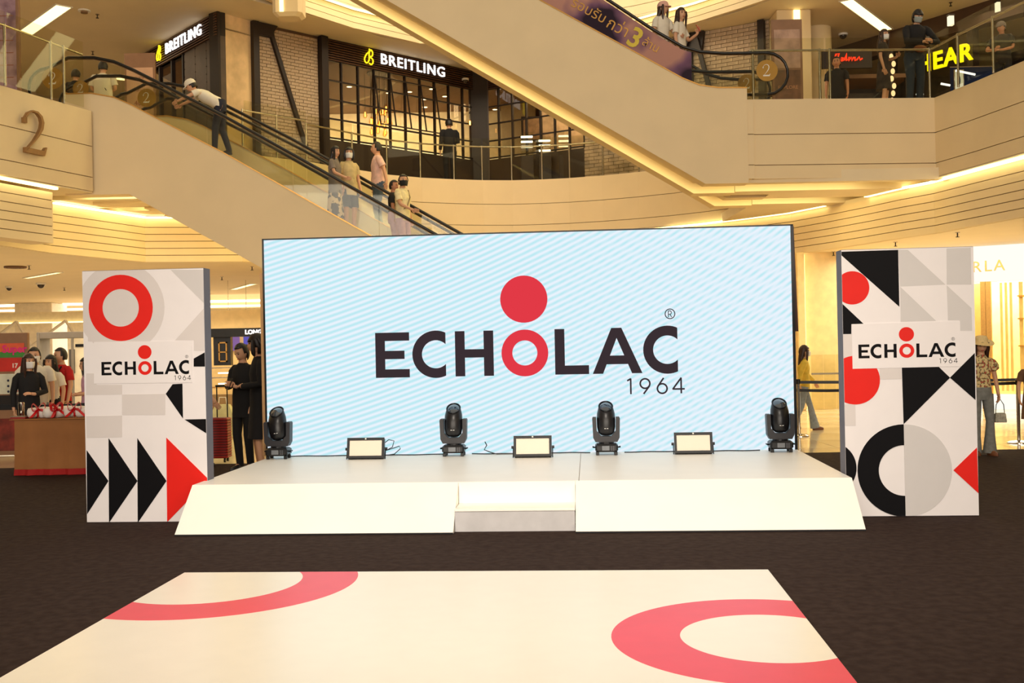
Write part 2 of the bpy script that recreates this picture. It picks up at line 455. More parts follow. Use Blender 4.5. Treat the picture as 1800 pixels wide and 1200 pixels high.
dA = dA + [(xe, .3), (xe+1.2, .3)]
bA = P([(118,341),(227,341)], yA); bA = [(-7.64, bA[1][1])] + bA[1:] ; dA[0] = (-8.2, dA[0][1])
zb = P([(464,473)], yA)[0]; s2 = (zb[1]-bA[-1][1])/(zb[0]-bA[-1][0])
bA = [(-8.2, bA[0][1])] + bA[1:] + [(bA[-1][0]+(0-bA[-1][1])/s2, .0)]
bA.append((dA[-1][0], 0.0))
def newel_l(x, z, r, n=9):   # half circle opening to the right, from bottom to top
    return [(x - r*math.sin(PI*k/n), z - r*math.cos(PI*k/n)) for k in range(n+1)]
def newel_r(x, z, r, n=9):
    return [(x + r*math.sin(PI*k/n), z + r*math.cos(PI*k/n)) for k in range(n+1)]
rt = P([(120,101),(165,101),(200,108),(235,123),(290,151),(400,207),(740,397)], yA+.16)
slr = (rt[-1][1]-rt[-2][1])/(rt[-1][0]-rt[-2][0]); xr = rt[-1][0]+(1.25-rt[-1][1])/slr
rA = newel_l(-8.55, 6.60, .36) + [(x, z) for x, z in rt] + [(xr, 1.25), (xr+.6, 1.0), (xr+1.1, 1.0)]
escA, dzA = escalator('front descending escalator at left with beige cladding and glass balustrade, most riders on it', yA, dA, bA, rA, 0, None)
escB, dzB = escalator('rear escalator behind the front left one, partly hidden, man in pink shirt riding', 21.85, dA, bA, rA, .75, None)
yR = 19.80
dR = P([(947,0),(1200,138.5),(1230,150.5),(1262,155),(1322,155)], yR)
s3 = (dR[1][1]-dR[0][1])/(dR[1][0]-dR[0][0]); dR = [(dR[0][0]-6.2, dR[0][1]-6.2*s3)] + dR; dR[-1] = (4.44, dR[-1][1])
bR = P([(645,-20),(1240,323)], yR); s4 = (bR[1][1]-bR[0][1])/(bR[1][0]-bR[0][0])
bR = [(dR[0][0], bR[0][1]+s4*(dR[0][0]-bR[0][0]))] + [bR[1]] + [(4.44, bR[1][1])]
rR = P([(1100,20),(1150,53),(1200,82),(1230,90.5),(1270,93.5),(1324,93)], yR+.16)
s5 = (rR[1][1]-rR[0][1])/(rR[1][0]-rR[0][0]); rR = [(dR[0][0], rR[0][1]+s5*(dR[0][0]-rR[0][0]))] + rR
rR = rR + newel_r(rR[-1][0]+.25, 6.58, rR[-1][1]-6.58)
escC, dzC = escalator('front escalator at upper right descending to the bridge landing, printed film on its glass', yR, dR, bR, rR, 0, None, newel='right')
escD, dzD = escalator('rear escalator just behind the upper right one, only its underside and newel showing', 21.85, dR, bR, rR, .8, None, newel='right')
GRAPH = bpy.data.materials.new('film_graphic'); GRAPH.use_nodes = True
_n = GRAPH.node_tree; _b = _n.nodes['Principled BSDF']; _b.inputs['Roughness'].default_value = .12
_t = _n.nodes.new('ShaderNodeTexCoord'); _no = _n.nodes.new('ShaderNodeTexNoise'); _no.inputs['Scale'].default_value = .95; _no.inputs['Detail'].default_value = 3
_r = _n.nodes.new('ShaderNodeValToRGB'); _r.color_ramp.elements[0].color = (*lin((40, 24, 44)), 1); _r.color_ramp.elements[1].color = (*lin((190, 140, 126)), 1)
_r.color_ramp.elements[0].position = .44; _r.color_ramp.elements[1].position = .62; _e = _r.color_ramp.elements.new(.52); _e.color = (*lin((120, 84, 112)), 1)
_n.links.new(_t.outputs['Object'], _no.inputs['Vector']); _n.links.new(_no.outputs['Fac'], _r.inputs[0]); _n.links.new(_r.outputs[0], _b.inputs['Base Color'])
# film on the near glass of the upper right escalator, from its upper end down to the curve
def interp(L, x):
    for (xa,za),(xb,zb) in zip(L[:-1], L[1:]):
        if xa <= x <= xb: return za+(zb-za)*(x-xa)/(xb-xa)
    return L[-1][1]
xs = [0.0+3.45*i/18 for i in range(19)]
rl = [p for p in rR if p[0] < 4.3]
film = MB().prism([(x, interp(dR, x)+.03) for x in xs]+[(x, interp(rl, x)-.07) for x in xs[::-1]], lambda u,v,t:(u,t,v), yR+.140, yR+.148).build('printed_film', GRAPH, escC)
ang = math.atan(s3)
def ffn(px, py):
    p = at(px, py, yR+.137)
    return lambda u, v, t: (p.x+u*math.cos(ang)-v*math.sin(ang), yR+.135-t, p.z+u*math.sin(ang)+v*math.cos(ang))
YEL = mat('yellow_lettering', (222, 196, 60), .5)
text_on('lettering', '3', .52, YEL, ffn(1116, 68), escC, .01, bold=.012)
text_on('lettering', 'กว่า', .30, GOLD, ffn(1086, 49), escC, .01)
text_on('lettering', 'รอบรับ', .26, GOLD, ffn(1035, 19), escC, .01)
text_on('lettering', 'ล้าน', .22, GOLD, ffn(1144, 80), escC, .01)

# serif numeral "2" as a swept band of changing width
NUM2 = [(a, c, w*.62) for a, c, w in [(-.30,.42,.030),(-.29,.53,.05),(-.22,.64,.045),(-.10,.71,.05),(.03,.70,.075),(.13,.62,.10),(.165,.50,.115),(.14,.36,.11),(.05,.20,.085),(-.07,.04,.055),(-.20,-.10,.035),(-.30,-.21,.03)]]
def numeral2(b, fn, s, t0, t1):
    L, R = [], []
    for i, (x, y, w) in enumerate(NUM2):
        a = Vector(NUM2[max(i-1,0)][:2]); c = Vector(NUM2[min(i+1,len(NUM2)-1)][:2]); d = (c-a).normalized(); n = Vector((-d.y, d.x))
        L.append(((x+n.x*w/2)*s, (y+n.y*w/2-.22)*s)); R.append(((x-n.x*w/2)*s, (y-n.y*w/2-.22)*s))
    for i in range(len(L)-1):
        b.prism([L[i], L[i+1], R[i+1], R[i]], fn, t0, t1)
    b.prism([(-.32*s,-.47*s),(.20*s,-.47*s),(.27*s,-.27*s),(.235*s,-.27*s),(.17*s,-.36*s),(-.32*s,-.36*s)], fn, t0, t1)
    b.prism([(-.345*s,.18*s),(-.27*s,.18*s),(-.27*s,.30*s),(-.345*s,.30*s)], fn, t0, t1)
    return b
fn, L = seg_fn((-8.37,17.68), (-7.66,19.72))
nb = MB(); 
cN = atz(50, 245, 5.46)
def nfn(u, v, t): return fn(u + .45, v + 5.40, t + .03)
num = numeral2(nb, lambda u,v,t: fn(.70+u*1.1, 5.40+v, .035+t), .76, 0, .07).build('bronze_numeral', mat('bronze', (150, 112, 70), .5, metal=.35, scale=20)); tag(num, 'big raised bronze figure 2 on the cream fascia at left', 'sign')
# golden discs with a 2 on the escalator glass
def disc2(label, px, py, y, r):
    p = at(px, py, y); t = thing('level_disc', label, 'sign', p)
    MB().prism([(r*math.cos(2*PI*k/28), r*math.sin(2*PI*k/28)) for k in range(28)], lambda u,v,t_: (u,-t_,v), 0, .008).build('disc', mat('gold_vinyl', (170, 128, 48), .35, metal=.3), t)
    numeral2(MB(), lambda u,v,t_: (u,-t_,v), r*1.15, .008, .013).build('numeral', WHITEP, t)
disc2('gold disc with white 2 on the nearest newel glass at far left', 93, 138, yA+.14, .20)
disc2('gold disc with white 2 on the rear left escalator newel glass', 258, 172, 21.85+.14, .19)
disc2('gold disc with white 2, low at the top of the left escalator', 142, 156, 21.3, .16)
disc2('gold disc with white 2 on the newel glass of the upper right escalator', 1348, 124, yR+.14, .20)
disc2('gold disc with white 2 partly hidden behind the right landing glass', 1313, 147, 21.85+.14, .19)

# ---------------------------------------------------------------- balustrades of level 2
def balustrade(label, pts, z, h, posts, label_kind='balustrade', glassm=GLASS, topglass=.22, rail=True, railz=None):
    t = thing('balustrade', label, label_kind)
    for a, c in zip(pts[:-1], pts[1:]):
        f, L = seg_fn(a, c)
        fbox(MB(), f, .02, L-.02, z+.03, z+h+topglass, .03, .042).build('glass_panel', glassm, t)
    for p in posts:
        MB().tube([(p[0],p[1],z),(p[0],p[1],z+h+.03)], .024, 8).build('post', STEEL, t, smooth=True)
    if rail:
        MB().tube([(p[0],p[1],z+h) for p in pts], .022, 8).build('top_rail', STEEL, t, smooth=True)
    return t
ins = offs(RIM, .08)
balustrade('glass balustrade with steel posts along the curved level 2 gallery below the watch store', ins[10:23], F2, .92, ins[10:23])
balustrade('glass balustrade on the left fascia above the bronze numeral', [(-9.05,15.7),(-8.30,17.72),(-7.75,19.55)], F2, 1.0, [(-9.05,15.7),(-8.30,17.72),(-7.98,18.75),(-7.88,19.05)])
balustrade('glass balustrade with steel rail on the right bridge landing', [(4.53,19.97),(5.95,20.03),(7.95,20.12)], F2, .93, [(4.60,19.97),(5.86,20.03),(6.05,20.03),(7.95,20.12)])
balustrade('glass balustrade climbing toward the right edge of the gallery', [(7.98,20.1),(8.10,19.2),(8.28,18.2),(8.42,17.3),(8.8,15)], F2, .93, [(8.1,19.2),(8.28,18.2),(8.42,17.3)])
balustrade('glass balustrade behind the rear left escalator in front of the brick wall', [ins[8],ins[9],ins[10]], F2, 1.0, [ins[8],ins[9]])

# ================================================================= STAGE, SCREEN, PANELS, RUNWAY
SA = -.0715                                       # the stage is turned a little towards the right of the picture
SX, SY, SZ = .1428, 12.175, .3984
RS = Matrix.Rotation(SA, 3, 'Z')
def S(x, y, z): return Vector((SX, SY, 0)) + RS @ Vector((x, y, 0)) + Vector((0, 0, z))
G = .008
def sbox(b, x0, x1, y0, y1, z0, z1): return b.box(x0, x1, y0, y1, z0, z1)
stage = thing('stage', 'low white stage with sloping front and a central two-step notch', 'stage', (SX, SY, 0), SA)
hw, ds, db, ox = 2.99, 2.481, 2.932, .035
def stage_local(px, py, z): 
    p = atz(px, py, z) - Vector((SX, SY, z)); return RS.inverted() @ p
nx0 = stage_local(797, 937, G).x; nx1 = stage_local(1012, 937, G).x
sm = stage_local(1019, 825, SZ).x
MB().bbox(ox-hw, sm-.002, -ds, .55, SZ-.04, SZ, .003).build('deck_panel', STAGEW, stage)
MB().bbox(sm+.002, ox+hw, -ds, .55, SZ-.04, SZ, .003).build('deck_panel', STAGEW, stage)
X = lambda u, v, t: (t, u, v)
for a, c in ((ox-hw, nx0), (nx1, ox+hw)):
    MB().prism([(-db, G), (-db, G+.012), (-ds-.004, SZ), (-ds+.03, SZ-.042), (-ds+.03, G)], X, a, c).build('ramp', STAGEW, stage)
MB().box(ox-hw+.03, ox+hw-.03, -ds+.04, .5, G, SZ-.045).build('stage_base', STAGEW, stage)
MB().box(nx0+.004, nx1-.004, -ds-.012, -ds+.028, .205, SZ-.002).build('riser', STAGEW, stage)
MB().bbox(nx0+.004, nx1-.004, -ds-.36, -ds-.014, .185, .205, .003).build('tread', STAGEW, stage)
MB().box(nx0+.006, nx1-.006, -ds-.352, -ds-.33, G, .184).build('riser', mat('shaded_white_vinyl', (196, 194, 196), .5), stage)  # white vinyl like the rest, the lower riser's shade put into its colour
MB().box(ox-hw, nx0, -db-.012, -db-.002, G, G+.012).build('edge_strip', BLACKM, stage)
MB().box(nx1, ox+hw, -db-.012, -db-.002, G, G+.012).build('edge_strip', BLACKM, stage)

# LED wall
led = thing('video_screen', 'large LED video wall showing a luggage brand logo on pale blue stripes', 'screen', (SX, SY, SZ), SA)
LW = bpy.data.materials.new('led_stripes'); LW.use_nodes = True; nt = LW.node_tree; nt.nodes.remove(nt.nodes['Principled BSDF'])
tc = nt.nodes.new('ShaderNodeTexCoord'); tc.object = led
def mnode(op, a, b=None):
    n = nt.nodes.new('ShaderNodeMath'); n.operation = op
    for i, q in enumerate((a, b)):
        if q is None: continue
        if isinstance(q, (int, float)): n.inputs[i].default_value = q
        else: nt.links.new(q, n.inputs[i])
    return n.outputs[0]
sp = nt.nodes.new('ShaderNodeSeparateXYZ'); nt.links.new(tc.outputs['Object'], sp.inputs[0])
def circ(cx, cz, per):
    a = mnode('SUBTRACT', sp.outputs[0], cx); b_ = mnode('SUBTRACT', sp.outputs[2], cz)
    d = mnode('SQRT', mnode('ADD', mnode('MULTIPLY', a, a), mnode('MULTIPLY', b_, b_)))
    return mnode('MULTIPLY_ADD' if False else 'ADD', mnode('MULTIPLY', mnode('SINE', mnode('MULTIPLY', d, 2*PI/per)), .5), .5)
w1 = circ(-8.2, 20.5, .060)
w2 = circ(24.0, -16.0, .075)
edge = mnode('MULTIPLY', mnode('SUBTRACT', sp.outputs[0], -.5), .22); nt.nodes[-1].use_clamp = True
ww = mnode('MULTIPLY', w1, mnode('SUBTRACT', 1.0, mnode('MULTIPLY', w2, edge)))
mxc = nt.nodes.new('ShaderNodeMix'); mxc.data_type = 'RGBA'
nt.links.new(ww, mxc.inputs[0]); mxc.inputs[6].default_value = (*lin((236, 243, 253)), 1); mxc.inputs[7].default_value = (*lin((186, 234, 243)), 1)
em = nt.nodes.new('ShaderNodeEmission'); nt.links.new(mxc.outputs[2], em.inputs[0]); em.inputs[1].default_value = 1.0
nt.links.new(em.outputs[0], nt.nodes['Material Output'].inputs[0])
tile = None
for i in range(12):
    for j in range(5):
        if tile is None: tile = MB().box(.0006, .4994, 0, .07, .0006, .4994).build('led_cabinet', LW, led); o = tile
        else: o = tile.copy(); C.objects.link(o)
        o.location = (-3+i*.5, 0, j*.5)
MB().box(-3.015, 3.015, .072, .16, -.0, 2.515).build('cabinet_back', BLACKM, led)
MB().box(-3.02, -3.0, -.006, .16, 0, 2.515).build('edge_frame', BLACKM, led)
MB().box(3.0, 3.03, -.006, .16, 0, 2.515).build('edge_frame', BLACKM, led)
MB().box(-3.02, 3.03, -.006, .16, 2.5, 2.516).build('edge_frame', BLACKM, led)
for x in (-2, 0, 2): MB().tube([(x, .2, 0), (x, .2, 2.3)], .03, 6).build('support_post', STEEL, led)
# plywood backing flat seen as a thin upright at the left of the wall
w = MB().box(-3.065, -3.03, .03, .18, .0, 2.12).build('backing_flat', mat('raw_plywood', (205, 160, 110), .7)); w.location = (SX, SY, SZ); w.rotation_euler = (0,0,SA)
tag(w, 'thin raw plywood upright along the left side of the video wall', 'board')
w = MB().add([(3.035,.05,1.32),(3.075,.05,1.32),(3.045,.05,2.5),(3.035,.05,2.5),(3.035,.2,1.32),(3.075,.2,1.32),(3.045,.2,2.5),(3.035,.2,2.5)],
   [(3,2,1,0),(4,5,6,7),(0,1,5,4),(1,2,6,5),(2,3,7,6),(3,0,4,7)]).build('backing_flat', mat('dark_red_wood', (70, 34, 22), .5)); w.location = (SX, SY, SZ); w.rotation_euler = (0,0,SA)
tag(w, 'narrow dark red flat tapering along the upper right side of the video wall', 'board')

# ---- logo lettering (drawn once in units of cap height, x from 0)
def arc(cx, cy, r, a0, a1, n): return [(cx+r*math.cos(math.radians(a0+(a1-a0)*k/n)), cy+r*math.sin(math.radians(a0+(a1-a0)*k/n))) for k in range(n+1)]
def ringp(cx, cy, r0, r1, a0=0, a1=360, n=48):
    o, i = arc(cx, cy, r1, a0, a1, n), arc(cx, cy, r0, a0, a1, n)
    return [[o[k], o[k+1], i[k+1], i[k]] for k in range(n)]
def clipx(polys, xmax):
    out = []
    for p in polys:
        q = []
        for i in range(len(p)):
            a, b = p[i], p[(i+1) % len(p)]
            if a[0] <= xmax: q.append(a)
            if (a[0] <= xmax) != (b[0] <= xmax):
                t = (xmax-a[0])/(b[0]-a[0]); q.append((xmax, a[1]+t*(b[1]-a[1])))
        if len(q) > 2: out.append(q)
    return out
def sh(polys, dx, dy=0): return [[(x+dx, y+dy) for x, y in p] for p in polys]
T = .215
LET = {
 'E': [[(0,0),(T,0),(T,1),(0,1)], [(T,0),(.76,0),(.76,.185),(T,.185)], [(T,.815),(.76,.815),(.76,1),(T,1)], [(T,.41),(.65,.41),(.65,.595),(T,.595)]],
 'C': clipx(ringp(.52,.5,.31,.525,42,318,40), .74),
 'H': [[(0,0),(T,0),(T,1),(0,1)], [(.635,0),(.85,0),(.85,1),(.635,1)], [(T,.41),(.635,.41),(.635,.595),(T,.595)]],
 'L': [[(0,0),(T,0),(T,1),(0,1)], [(T,0),(.74,0),(.74,.195),(T,.195)]],
 'A': [[(0,0),(.225,0),(.62,1),(.42,1)], [(.855,0),(1.08,0),(.64,1),(.44,1)], [(.25,.205),(.83,.205),(.76,.395),(.325,.395)]]}
def clipA(p): return p
# positions measured along the word in cap heights
WORD = [('E', 0.0), ('C', .83), ('H', 1.78), ('L', 3.98), ('A', 4.80), ('C', 5.91)]
def logo(parent, fn, cap, mk, mr, t0, t1, names=('letter','logo_dot','logo_ring')):
    for ch, x in WORD:
        b = MB()
        for p in LET[ch]: b.prism([((u+x)*cap, v*cap) for u, v in p], fn, t0, t1)
        b.build(names[0], mk, parent)
    b = MB()
    for p in ringp(3.32, .49, .275, .515): b.prism([(u*cap, v*cap) for u, v in p], fn, t0, t1)
    b.build(names[2], mr, parent)
    b = MB().prism([(u*cap, v*cap) for u, v in arc(3.32, 1.675, .52, 0, 352, 44)], fn, t0, t1); b.build(names[1], mr, parent)
    # 1964, thin strokes
    def stroke(b, pts, w):
        for a, c in zip(pts[:-1], pts[1:]):
            a, c = Vector(a), Vector(c); d = (c-a).normalized(); n = Vector((-d.y, d.x))*w/2; a = a-d*w*.2; c = c+d*w*.2
            b.prism([tuple(((p)*cap)) for p in (a+n, a-n, c-n, c+n)], fn, t0, t1)
    y0 = -.45; w = .036
    digs = {'1': [[(-.07,.29),(.0,.33),(.0,.0)]], '9': [arc(0,.22,.105,0,360,20), [(.09,.16),(-.03,0)]],
            '6': [arc(0,.105,.105,0,360,20), [(-.09,.16),(.03,.33)]], '4': [[(.06,.0),(.06,.33),(-.12,.09),(.13,.09)]]}
    b = MB()
    for d, x in (('1', 5.62), ('9', 5.93), ('6', 6.30), ('4', 6.65)):
        for s in digs[d]: stroke(b, [(u+x, v+y0) for u, v in s], w)
    b.build('year_digits', mk, parent)
    b = MB()
    for p in ringp(6.50, 1.28, .095, .115, n=24): b.prism([(u*cap, v*cap) for u, v in p], fn, t0, t1)
    for s in ([(6.465,1.21),(6.465,1.345),(6.51,1.345),(6.53,1.32),(6.53,1.295),(6.51,1.27),(6.465,1.27)], [(6.50,1.27),(6.535,1.21)]): stroke(b, s, .016)
    b.build('registered_mark', mk, parent)
LEDK = emit('led_dark', (58, 47, 51), 1.0); LEDR = emit('led_red', (226, 58, 70), 1.0)
def led_local(px, py):
    # meet the sight line with the screen plane
    r = ray(px, py); n = RS @ Vector((0, -1, 0)); o = Vector((0, 0, CH)); q = S(0, 0, 0)
    t = n.dot(q-o)/n.dot(r); p = o + r*t - Vector((SX, SY, 0)); p = RS.inverted() @ p; return p.x, p.z - SZ
ex, ez = led_local(661, 664); fx, fz = led_local(1192, 656); gx, gz = led_local(660, 585)
cap = gz - ez
WL = (fx-ex)/cap
logo(led, lambda u, v, t: (ex + u*(WL/6.65), -.002 - t, ez + v), cap, LEDK, LEDR, 0, .002)

# ---- free-standing printed panels
def panel(name, label, bl, br, h, side, depth=.20):
    """bl, br: bottom corners of the printed face on the floor"""
    f, L = seg_fn(bl, br)
    t = thing(name, label, 'display panel', (bl[0], bl[1], G), math.atan2(br[1]-bl[1], br[0]-bl[0]))
    MB().bbox(0, L, .002, depth, 0, h, .003).build('body', mat('grey_panel_side', (104, 100, 110), .6), t)
    MB().box(.002, L-.002, -.004, .0015, .004, h-.004).build('face', PANELW, t)
    def loc(px, py):
        r = ray(px, py); n = f(0,0,1)-f(0,0,0); o = Vector((0,0,CH)); q = f(0,0,0); k = n.dot(q-o)/n.dot(r); p = o+r*k
        d = Vector((br[0]-bl[0], br[1]-bl[1], 0)).normalized()
        return ((p-f(0,0,0)).dot(d), p.z-G)
    lay = [0]
    def clip(p):
        for ax, lim, sgn in ((0,.003,1),(0,L-.003,-1),(1,.005,1),(1,h-.005,-1)):
            q = []
            for i in range(len(p)):
                a, b = p[i], p[(i+1) % len(p)]
                ia, ib = (a[ax]-lim)*sgn >= 0, (b[ax]-lim)*sgn >= 0
                if ia: q.append(a)
                if ia != ib:
                    k = (lim-a[ax])/(b[ax]-a[ax]); q.append((a[0]+k*(b[0]-a[0]), a[1]+k*(b[1]-a[1])))
            p = q
            if len(p) < 3: return None
        return p
    def shape(polys, m, nm):
        lay[0] += 1; t0 = .0042 + lay[0]*.00035; b = MB()
        for p in polys:
            p = clip(p)
            if p: b.prism(p, lambda u, v, k: (u, -k, v), .003, t0)
        return b.build(nm, m, t)
    return t, L, h, loc, shape, lay
BL, BR = atz(153, 918, G), atz(366.5, 916.5, G)
t, L, h, loc, shape, lay = panel('display_stand', 'left free-standing display panel, red ring at top and black triangles along its base', BL[:2], BR[:2], 2.42, 'r', .17)
def pp(L_): return [loc(*q) for q in L_]
cx, cy = loc(212.5, 541); r1 = (loc(269, 541)[0]-cx)
shape([arc(cx, cy, loc(286,541)[0]-cx+.02, 0, 352, 44)], PRINTG2, 'grey_circle_print')
shape([pp([(155,600),(172,601),(155,588)])], PRINTG2, 'grey_print')
shape(ringp(cx, cy, r1*.565, r1), PRINTR, 'red_ring_print')
shape([arc(cx, cy, r1*.56, 0, 352, 44)], PRINTG2, 'grey_circle_print')
shape([pp([(300,474),(363,474),(363,537)])], PRINTG, 'grey_triangle_print')
shape([pp([(363,537),(363,616),(341,616),(341,598),(308,598)])], PRINTG2, 'grey_triangle_print')
for q_ in ([(152,656),(170,656),(170,676),(215,676),(215,693),(152,694)], [(215,693),(291,692),(291,729),(215,729)], [(152,731),(215,730),(215,768),(153,769)]): shape([pp(q_)], PRINTG2, 'grey_block_print')
shape([pp([(341,630),(364,617),(364,644),(341,644)])], PRINTK, 'black_print')
shape([pp([(304,675),(321,674),(322,735),(292,692)])], PRINTK, 'black_print')
shape([pp([(325,737),(366,736),(366,763)])], PRINTK, 'black_print')
for k, (a, c) in enumerate((((153,770),(191,845)), ((191.5,770),(242,845)), ((242,770),(293,845)))):
    x0 = a[0]; shape([pp([(x0, 770 if k else 791), (c[0], 845), (x0+.8, 918 if k else 903)])], PRINTK, 'black_triangle_print')
shape([pp([(293,769),(367,842),(294.5,917)])], PRINTR, 'red_triangle_print')
cx2, cy2 = loc(385, 980)
wx0, wz0 = loc(178, 603); wx1, wz1 = loc(337, 670)
shape([pp([(166,601),(338,599),(338,672),(166,674)])], PANELW, 'white_plate_print')
lx, lz = loc(179.5, 659.5); rx_, rz_ = loc(333, 656.5); lc = loc(180, 636)[1]-lz
k_ = (rx_-lx)/6.65
logo(t, lambda u, v, kk: (lx+u*k_/lc, -.0042-lay[0]*.00035-kk, lz+v), lc, PRINTK, PRINTR, -.001, .0006, ('letter','logo_dot','logo_ring'))

BL, BR = atz(1488, 908, G), atz(1721, 906, G)
t, L, h, loc, shape, lay = panel('display_stand', 'right free-standing display panel, large black half ring and red arrow near its base', BL[:2], BR[:2], 2.43, 'l')
def pxy(x, y):      # crop coordinates -> photograph
    return (1380 + x*420/969, 420 + y*520/1200)
def pc(L_): return [loc(*pxy(*q)) for q in L_]
shape([pc([(212,52),(458,44),(463,275)])], PRINTK, 'black_triangle_print')
for q_ in ([(458,44),(497,44),(650,185),(466,193)], [(654,38),(752,35),(755,185),(655,185)], [(466,193),(612,332),(468,336)], [(655,188),(755,280),(758,372),(708,372),(706,330),(660,330)]): shape([pc(q_)], PRINTG, 'grey_print')
c0 = loc(*pxy(272,198)); rr = loc(*pxy(341,198))[0]-c0[0]; shape([arc(*c0, rr, 0, 352, 44)], PRINTR, 'red_circle_print')
shape([pc([(214,246),(318,344),(268,345),(268,385),(218,386)])], PRINTK, 'black_print')
for q_ in ([(218,388),(270,386),(272,480),(222,482)], [(382,525),(470,523),(472,567),(384,569)], [(228,670),(284,668),(286,756),(232,757)]): shape([pc(q_)], PRINTG2, 'grey_block_print')
c0 = loc(*pxy(283,572)); rr = loc(*pxy(384,572))[0]-c0[0]; shape([arc(*c0, rr, 0, 352, 44)], PRINTR, 'red_circle_print')
shape([pc([(473,520),(620,516),(668,562),(480,750)])], PRINTK, 'black_print')
shape([pc([(668,562),(768,462),(771,652)])], PRINTK, 'black_triangle_print')
c0 = loc(*pxy(484,938)); ro = loc(*pxy(484,938))[0]-loc(*pxy(293,938))[0]; ri = loc(*pxy(484,938))[0]-loc(*pxy(379,938))[0]
shape([[tuple(c0)] + arc(*c0, ro, -90, 90, 28)], PRINTG, 'grey_half_circle_print')
shape(ringp(*c0, ri, ro, 90, 270, 28), PRINTK, 'black_half_ring_print')
c1 = loc(*pxy(180,928)); shape([arc(*c1, loc(*pxy(289,928))[0]-c1[0], 0, 352, 44)], PRINTK, 'black_circle_print')
shape([pc([(682,937),(777,845),(783,1030)])], PRINTR, 'red_arrow_print')
shape([pc([(269,345),(708,332),(712,516),(273,526)])], PANELW, 'white_plate_print')
lx, lz = loc(*pxy(297,484)); rx_, rz_ = loc(*pxy(690,472)); lc = loc(*pxy(296,428))[1]-lz
k_ = (rx_-lx)/6.65; lx2, lz2, lc2, k2, ly2 = lx, lz, lc, k_, lay[0]
logo(t, lambda u, v, kk: (lx2+u*k2/lc2, -.0042-ly2*.00035-kk, lz2+v), lc2, PRINTK, PRINTR, -.001, .0006)

# ---- printed runway
RW0, RW1, RY = -2.2546, 1.9523, -4.521
rw = thing('runway', 'white printed runway mat in the foreground with two cropped red rings', 'runway', (SX, SY, 0), SA)
MB().bbox(RW0, RW1, RY-8.2, RY, G-.002, G+.016, .003).build('mat', mat('white_gloss_vinyl', (243, 237, 222), .28, var=.01), rw)
def rl(px, py):
    p = stage_local(px, py, G+.016); return (p.x, p.y)
RED_V = mat('runway_red_print', (232, 72, 92), .38, var=.02)
def rclip(p):
    for ax, lim, sgn in ((0,RW0+.003,1),(0,RW1-.003,-1),(1,RY-8.1,1),(1,RY-.003,-1)):
        q = []
        for i in range(len(p)):
            a, b = p[i], p[(i+1) % len(p)]
            ia, ib = (a[ax]-lim)*sgn >= 0, (b[ax]-lim)*sgn >= 0
            if ia: q.append(a)
            if ia != ib: k = (lim-a[ax])/(b[ax]-a[ax]); q.append((a[0]+k*(b[0]-a[0]), a[1]+k*(b[1]-a[1])))
        p = q
        if len(p) < 3: return None
    return p
def fit_circle(P_):
    (x1,y1),(x2,y2),(x3,y3) = P_
    d = 2*(x1*(y2-y3)+x2*(y3-y1)+x3*(y1-y2))
    ux = ((x1*x1+y1*y1)*(y2-y3)+(x2*x2+y2*y2)*(y3-y1)+(x3*x3+y3*y3)*(y1-y2))/d
    uy = ((x1*x1+y1*y1)*(x3-x2)+(x2*x2+y2*y2)*(x1-x3)+(x3*x3+y3*y3)*(x2-x1))/d
    return ux, uy, math.hypot(x1-ux, y1-uy)
for outer, inner in (([(186,1091),(400,1088),(642,1013)], [(251,1057),(400,1051),(520,1013)]),
                     ([(1389,1056),(1072,1120),(1250,1197)], [(1411,1085),(1198,1118),(1390,1165)])):
    a = fit_circle([rl(*q) for q in outer]); c = fit_circle([rl(*q) for q in inner])
    ux, uy = (a[0]+c[0])/2, (a[1]+c[1])/2
    print('ring', a, c)
    b = MB()
    for p in ringp(ux, uy, c[2], a[2], n=96):
        p = rclip(p)
        if p: b.prism(p, lambda u, v, k: (u, v, k), G+.0155, G+.0168)
    b.build('red_ring_print', RED_V, rw)

